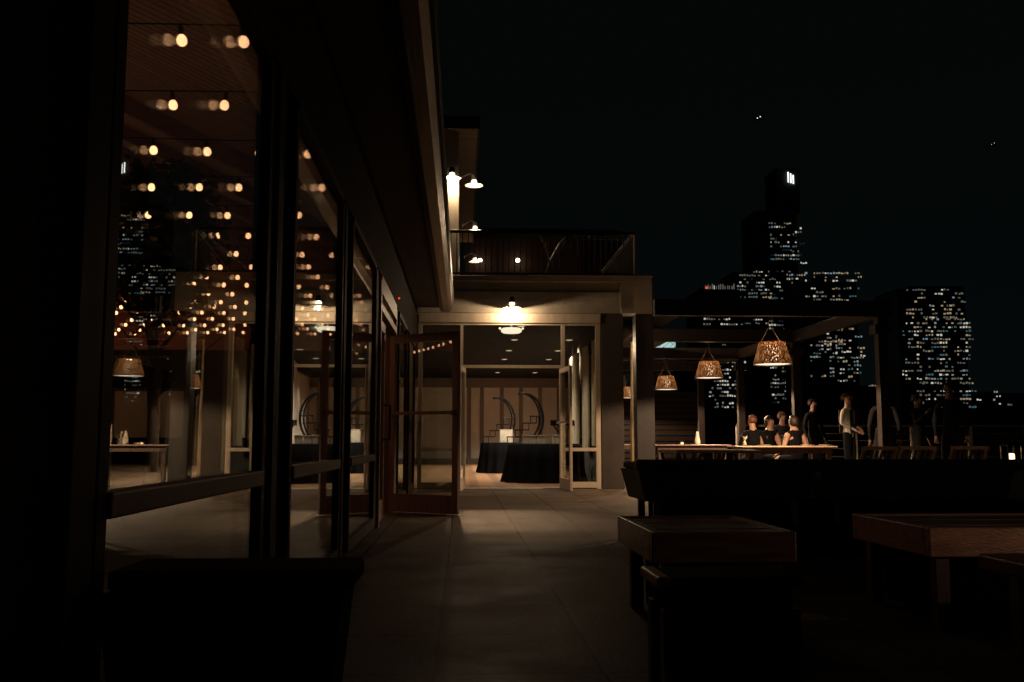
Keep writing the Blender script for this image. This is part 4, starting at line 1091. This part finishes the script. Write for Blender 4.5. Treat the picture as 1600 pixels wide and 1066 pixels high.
person(P(1436, 17.5), R(40), 'dark standing guest raising a glass near the right group', 'stand', 'suit', 'suit', skin='skin_dim', arms={-1: ((-.25, -.05, 1.18), (-.2, -.22, 1.36)), 1: ((.24, .03, 1.14), (.23, -.07, .9))}, scale=.98)
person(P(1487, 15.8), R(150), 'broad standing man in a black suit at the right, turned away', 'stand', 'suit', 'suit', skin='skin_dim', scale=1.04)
# collar of the dim man
# dining chairs beneath the seated guests
def stool(loc, label):
    r = empty('stool', loc, label, 'stool', 'round stools under the seated guests')
    q = MB(); q.lathe([(.17, .40), (.18, .42), (.17, .44)], 16); q.build('seat', 'darkwood', r, smooth=True)
    for k in range(4):
        a = k * math.pi / 2 + .5; q = MB(); q.tube([(.17 * math.cos(a), .17 * math.sin(a), 0), (.12 * math.cos(a), .12 * math.sin(a), .40)], .014, 6); q.build('leg', 'darkwood', r)
for (px, Y), L in zip(((1179, 17.9), (1199, 18.9), (1246, 17.6), (1221, 22.8)), ('stool under the seated man in the black jacket', 'stool under the dark haired guest facing him', 'stool under the seated woman in the sleeveless top', 'stool under the dim bald guest')):
    stool(P(px, Y), L)

# ------------------------------------------------------------------ skyline
unit = MB(); unit.box(-.5, .5, -.15, 0, 0, 1); wm = {}
me_u = bpy.data.meshes.new('window'); bmesh.ops.recalc_face_normals(unit.bm, faces=unit.bm.faces); unit.bm.to_mesh(me_u); unit.bm.free()
for k in ('win_cold', 'win_white', 'win_warm', 'win_dim', 'win_teal', 'win_blue'):
    mm = me_u.copy(); mm.materials.append(M[k]); wm[k] = mm
def tower(name, label, px0, px1, pyt, D, cells, cw, chh, palette, ww=(.4, .95), wh=.48, depth=30, pyb=700, roof=None, seed=1, name_='tower_block', tops=None, limit=100):
    """cells: list of (px0, px1, py0, py1, probability) areas where windows are lit; cw, chh = window pitch in pixels"""
    rr = random.Random(seed)
    a = at(px0, 690, D); b = at(px1, 690, D); t = at((px0 + px1) / 2, pyt, D)
    r = empty(name_, ((a.x + b.x) / 2, D, -24), label, 'tower', 'high rise towers on the skyline')
    hw = (b.x - a.x) / 2
    boxobj('tower_wall', 'tower', (-hw, hw, .3, depth, 0, t.z + 24), r)
    if tops:
        for (q0, q1, qt) in tops:
            u, v_ = at(q0, qt, D), at(q1, qt, D)
            boxobj('setback', 'tower', (u.x - r.location.x, v_.x - r.location.x, 2, depth * .8, t.z + 24, u.z + 24), r)
    s = D / FPX; n = 0; lst = []
    for (c0, c1, r0, r1, pr) in cells:
        y = r0
        while y < r1:
            x = c0
            rowp = pr * rr.choice((.5, .9, 1.3))
            while x < c1:
                if rr.random() < rowp:
                    run = rr.choice((1, 1, 1, 2, 3)); pk = rr.choices(palette[0], palette[1])[0]
                    for j in range(run):
                        lst.append((x + rr.uniform(-.5, .5), y + rr.uniform(-.4, .4), cw * rr.uniform(*ww), chh * wh * rr.uniform(.55, 1.1), pk if rr.random() < .75 else 'win_dim'))
                        if j < run - 1: x += cw
                x += cw
            y += chh
    rr.shuffle(lst)
    if len(lst) > limit:            # the hundred largest are parts of their own, the rest one part
        lst.sort(key=lambda q: -q[2] * q[3])
        keys = list(wm); vs = []; fs = []; mi = []
        for x, y, w_, h_, pk in lst[limit:]:
            p = at(x, y, D); u = Vector((p.x - r.location.x, .29, p.z + 24)); n0 = len(vs); w2, h2 = w_ * s, h_ * s
            vs += [(u.x + a * w2, u.y + b, u.z + c * h2) for b in (-.15, 0) for a, c in ((-.5, 0), (.5, 0), (.5, 1), (-.5, 1))]
            for f in ((0, 1, 2, 3), (7, 6, 5, 4), (0, 4, 5, 1), (1, 5, 6, 2), (2, 6, 7, 3), (3, 7, 4, 0)): fs.append([n0 + q for q in f]); mi.append(keys.index(pk))
        me = bpy.data.meshes.new('window'); me.from_pydata(vs, [], fs)
        for k_ in keys: me.materials.append(M[k_])
        for p_, m_i in zip(me.polygons, mi): p_.material_index = m_i
        o = bpy.data.objects.new('window', me); COL.objects.link(o); o.parent = r; o['kind'] = 'stuff'
    for x, y, w_, h_, pk in lst[:limit]:
        p = at(x, y, D)
        o = bpy.data.objects.new('window', wm[pk]); COL.objects.link(o)
        o.parent = r; o.location = (p.x - r.location.x, .29, p.z + 24); o.scale = (w_ * s, 1, h_ * s)
    return r
PALN = (('win_white', 'win_warm', 'win_dim', 'win_cold', 'win_teal', 'win_blue'), (5, 4, 7, 3, 3, 4))
PALW = (('win_white', 'win_warm', 'win_dim', 'win_cold', 'win_teal'), (5, 7, 7, 3, 2))
t1 = tower('t', 'tallest slim tower with three white sign stripes near its top', 1188, 1256, 330, 620, [(1203, 1228, 350, 362, .95), (1240, 1252, 352, 420, .35), (1205, 1246, 368, 398, .4), (1205, 1250, 400, 412, .9), (1203, 1250, 425, 540, .38), (1185, 1256, 540, 640, .5)], 3.9, 6.0, PALN, seed=4, tops=[(1212, 1250, 262)], limit=100)
for k in range(3):
    p = at(1233 + 3.9 * k, 284 + k * 1.2, 620)
    q = MB(); q.box(-.33, .33, -.4, 0, 0, 7.0 - .5 * k); q.build('sign_stripe', 'sign', t1, loc=(p.x - t1.location.x, 1.6, p.z + 24))
tower('t', 'broad tower with rows of white windows, leftmost of the skyline', 1098, 1163, 452, 480, [(1101, 1140, 500, 504, .8), (1101, 1162, 508, 512, .85), (1125, 1160, 532, 536, .8), (1122, 1160, 540, 544, .7), (1110, 1160, 556, 640, .62)], 3.9, 5.8, (('win_white', 'win_cold', 'win_dim'), (8, 3, 5)), ww=(.5, .9), seed=9)
q0 = tower('t', 'low block with a pale lit crown and a red beacon', 1100, 1150, 449, 520, [(1103, 1142, 452, 460, .98)], 3.4, 9, (('win_dim', 'win_white'), (8, 1)), ww=(.35, .6), wh=.9, seed=12, depth=8)
p = at(1104, 450, 520); q = MB(); q.ball((0, 0, 0), .6); q.build('beacon', 'red_led', q0, loc=(p.x - q0.location.x, -.5, p.z + 24))
tower('t', 'dim tower with scattered windows just left of the tallest one', 1152, 1207, 425, 560, [(1153, 1207, 426, 470, .5), (1160, 1200, 495, 540, .3)], 3.7, 5.6, PALN, seed=21)
tower('t', 'wide stepped tower with warm windows right of the tallest one', 1258, 1347, 440, 540, [(1260, 1345, 428, 484, .42), (1290, 1348, 515, 560, .33), (1310, 1348, 560, 602, .4), (1268, 1310, 505, 600, .3)], 4.3, 6.0, PALW, seed=33, tops=[(1290, 1312, 424)])
tower('t', 'lone broad tower full of warm and white windows at the right of the skyline', 1412, 1519, 452, 520, [(1418, 1508, 454, 500, .42), (1412, 1518, 500, 600, .40), (1430, 1522, 600, 640, .4)], 4.5, 6.2, PALW, seed=41, tops=[(1425, 1508, 446)])
low = [(1252, 1300, 598, 900, 'low block with a few lit windows under the wide stepped tower'), (1300, 1356, 606, 980, 'low block left of the lone tower, close to the horizon'), (1357, 1405, 602, 900, 'low block with a string of white lights left of the lone tower'), (1521, 1568, 612, 900, 'low block directly right of the lone tower'), (1570, 1640, 614, 1000, 'low block at the far right of the horizon'), (1058, 1098, 580, 700, 'low block below the second pendant lamp')]
for i, (a, b, t_, D, L) in enumerate(low):
    tower('t', L, a, b, t_, D, [(a + 2, b - 2, t_ + 2, t_ + 24, .13)], 4.4, 6.0, (('win_white', 'win_warm', 'win_dim', 'win_cold'), (6, 3, 4, 3)), seed=50 + i, name_='low_block', depth=20)
# aircraft lights
for (px, py), L in (((1183, 187), 'tiny aircraft light high above the tallest tower'), ((1547, 228), 'faint aircraft light high at the right of the sky')):
    p = at(px, py, 2500)
    q = MB(); q.tube([(-14, 0, 0), (-6, 0, 0), (10, 0, 0), (16, 0, .5)], [.6, 1.6, 1.5, .4], 8); q.box(-2, 3, -14, 14, -.2, .2); q.box(12, 16, -.2, .2, .5, 5)
    o = q.build('aircraft_body', 'pillar'); r = empty('aircraft', p, L, 'aircraft', 'aircraft crossing the night sky'); o.parent = r
    for k in (-1, 1):
        q = MB(); q.ball((0, 0, 0), 1.2 if px < 1300 else .5); q.build('wing_light', 'sign', r, loc=(k * 4, -15, k * 2 + 1))

# ------------------------------------------------------------------ render settings
sc.view_settings.view_transform = 'Standard'; sc.view_settings.look = 'None'; sc.view_settings.exposure = 0; sc.view_settings.gamma = 1
sc.render.film_transparent = False
cy = sc.cycles
cy.use_denoising = True
try: cy.denoiser = 'OPENIMAGEDENOISE'
except Exception: pass
cy.use_adaptive_sampling = False
cy.max_bounces = 10; cy.transparent_max_bounces = 40; cy.glossy_bounces = 6; cy.diffuse_bounces = 4; cy.transmission_bounces = 6
cy.sample_clamp_indirect = 3; cy.sample_clamp_direct = 0
cy.caustics_reflective = True; cy.caustics_refractive = False
cy.use_light_tree = True
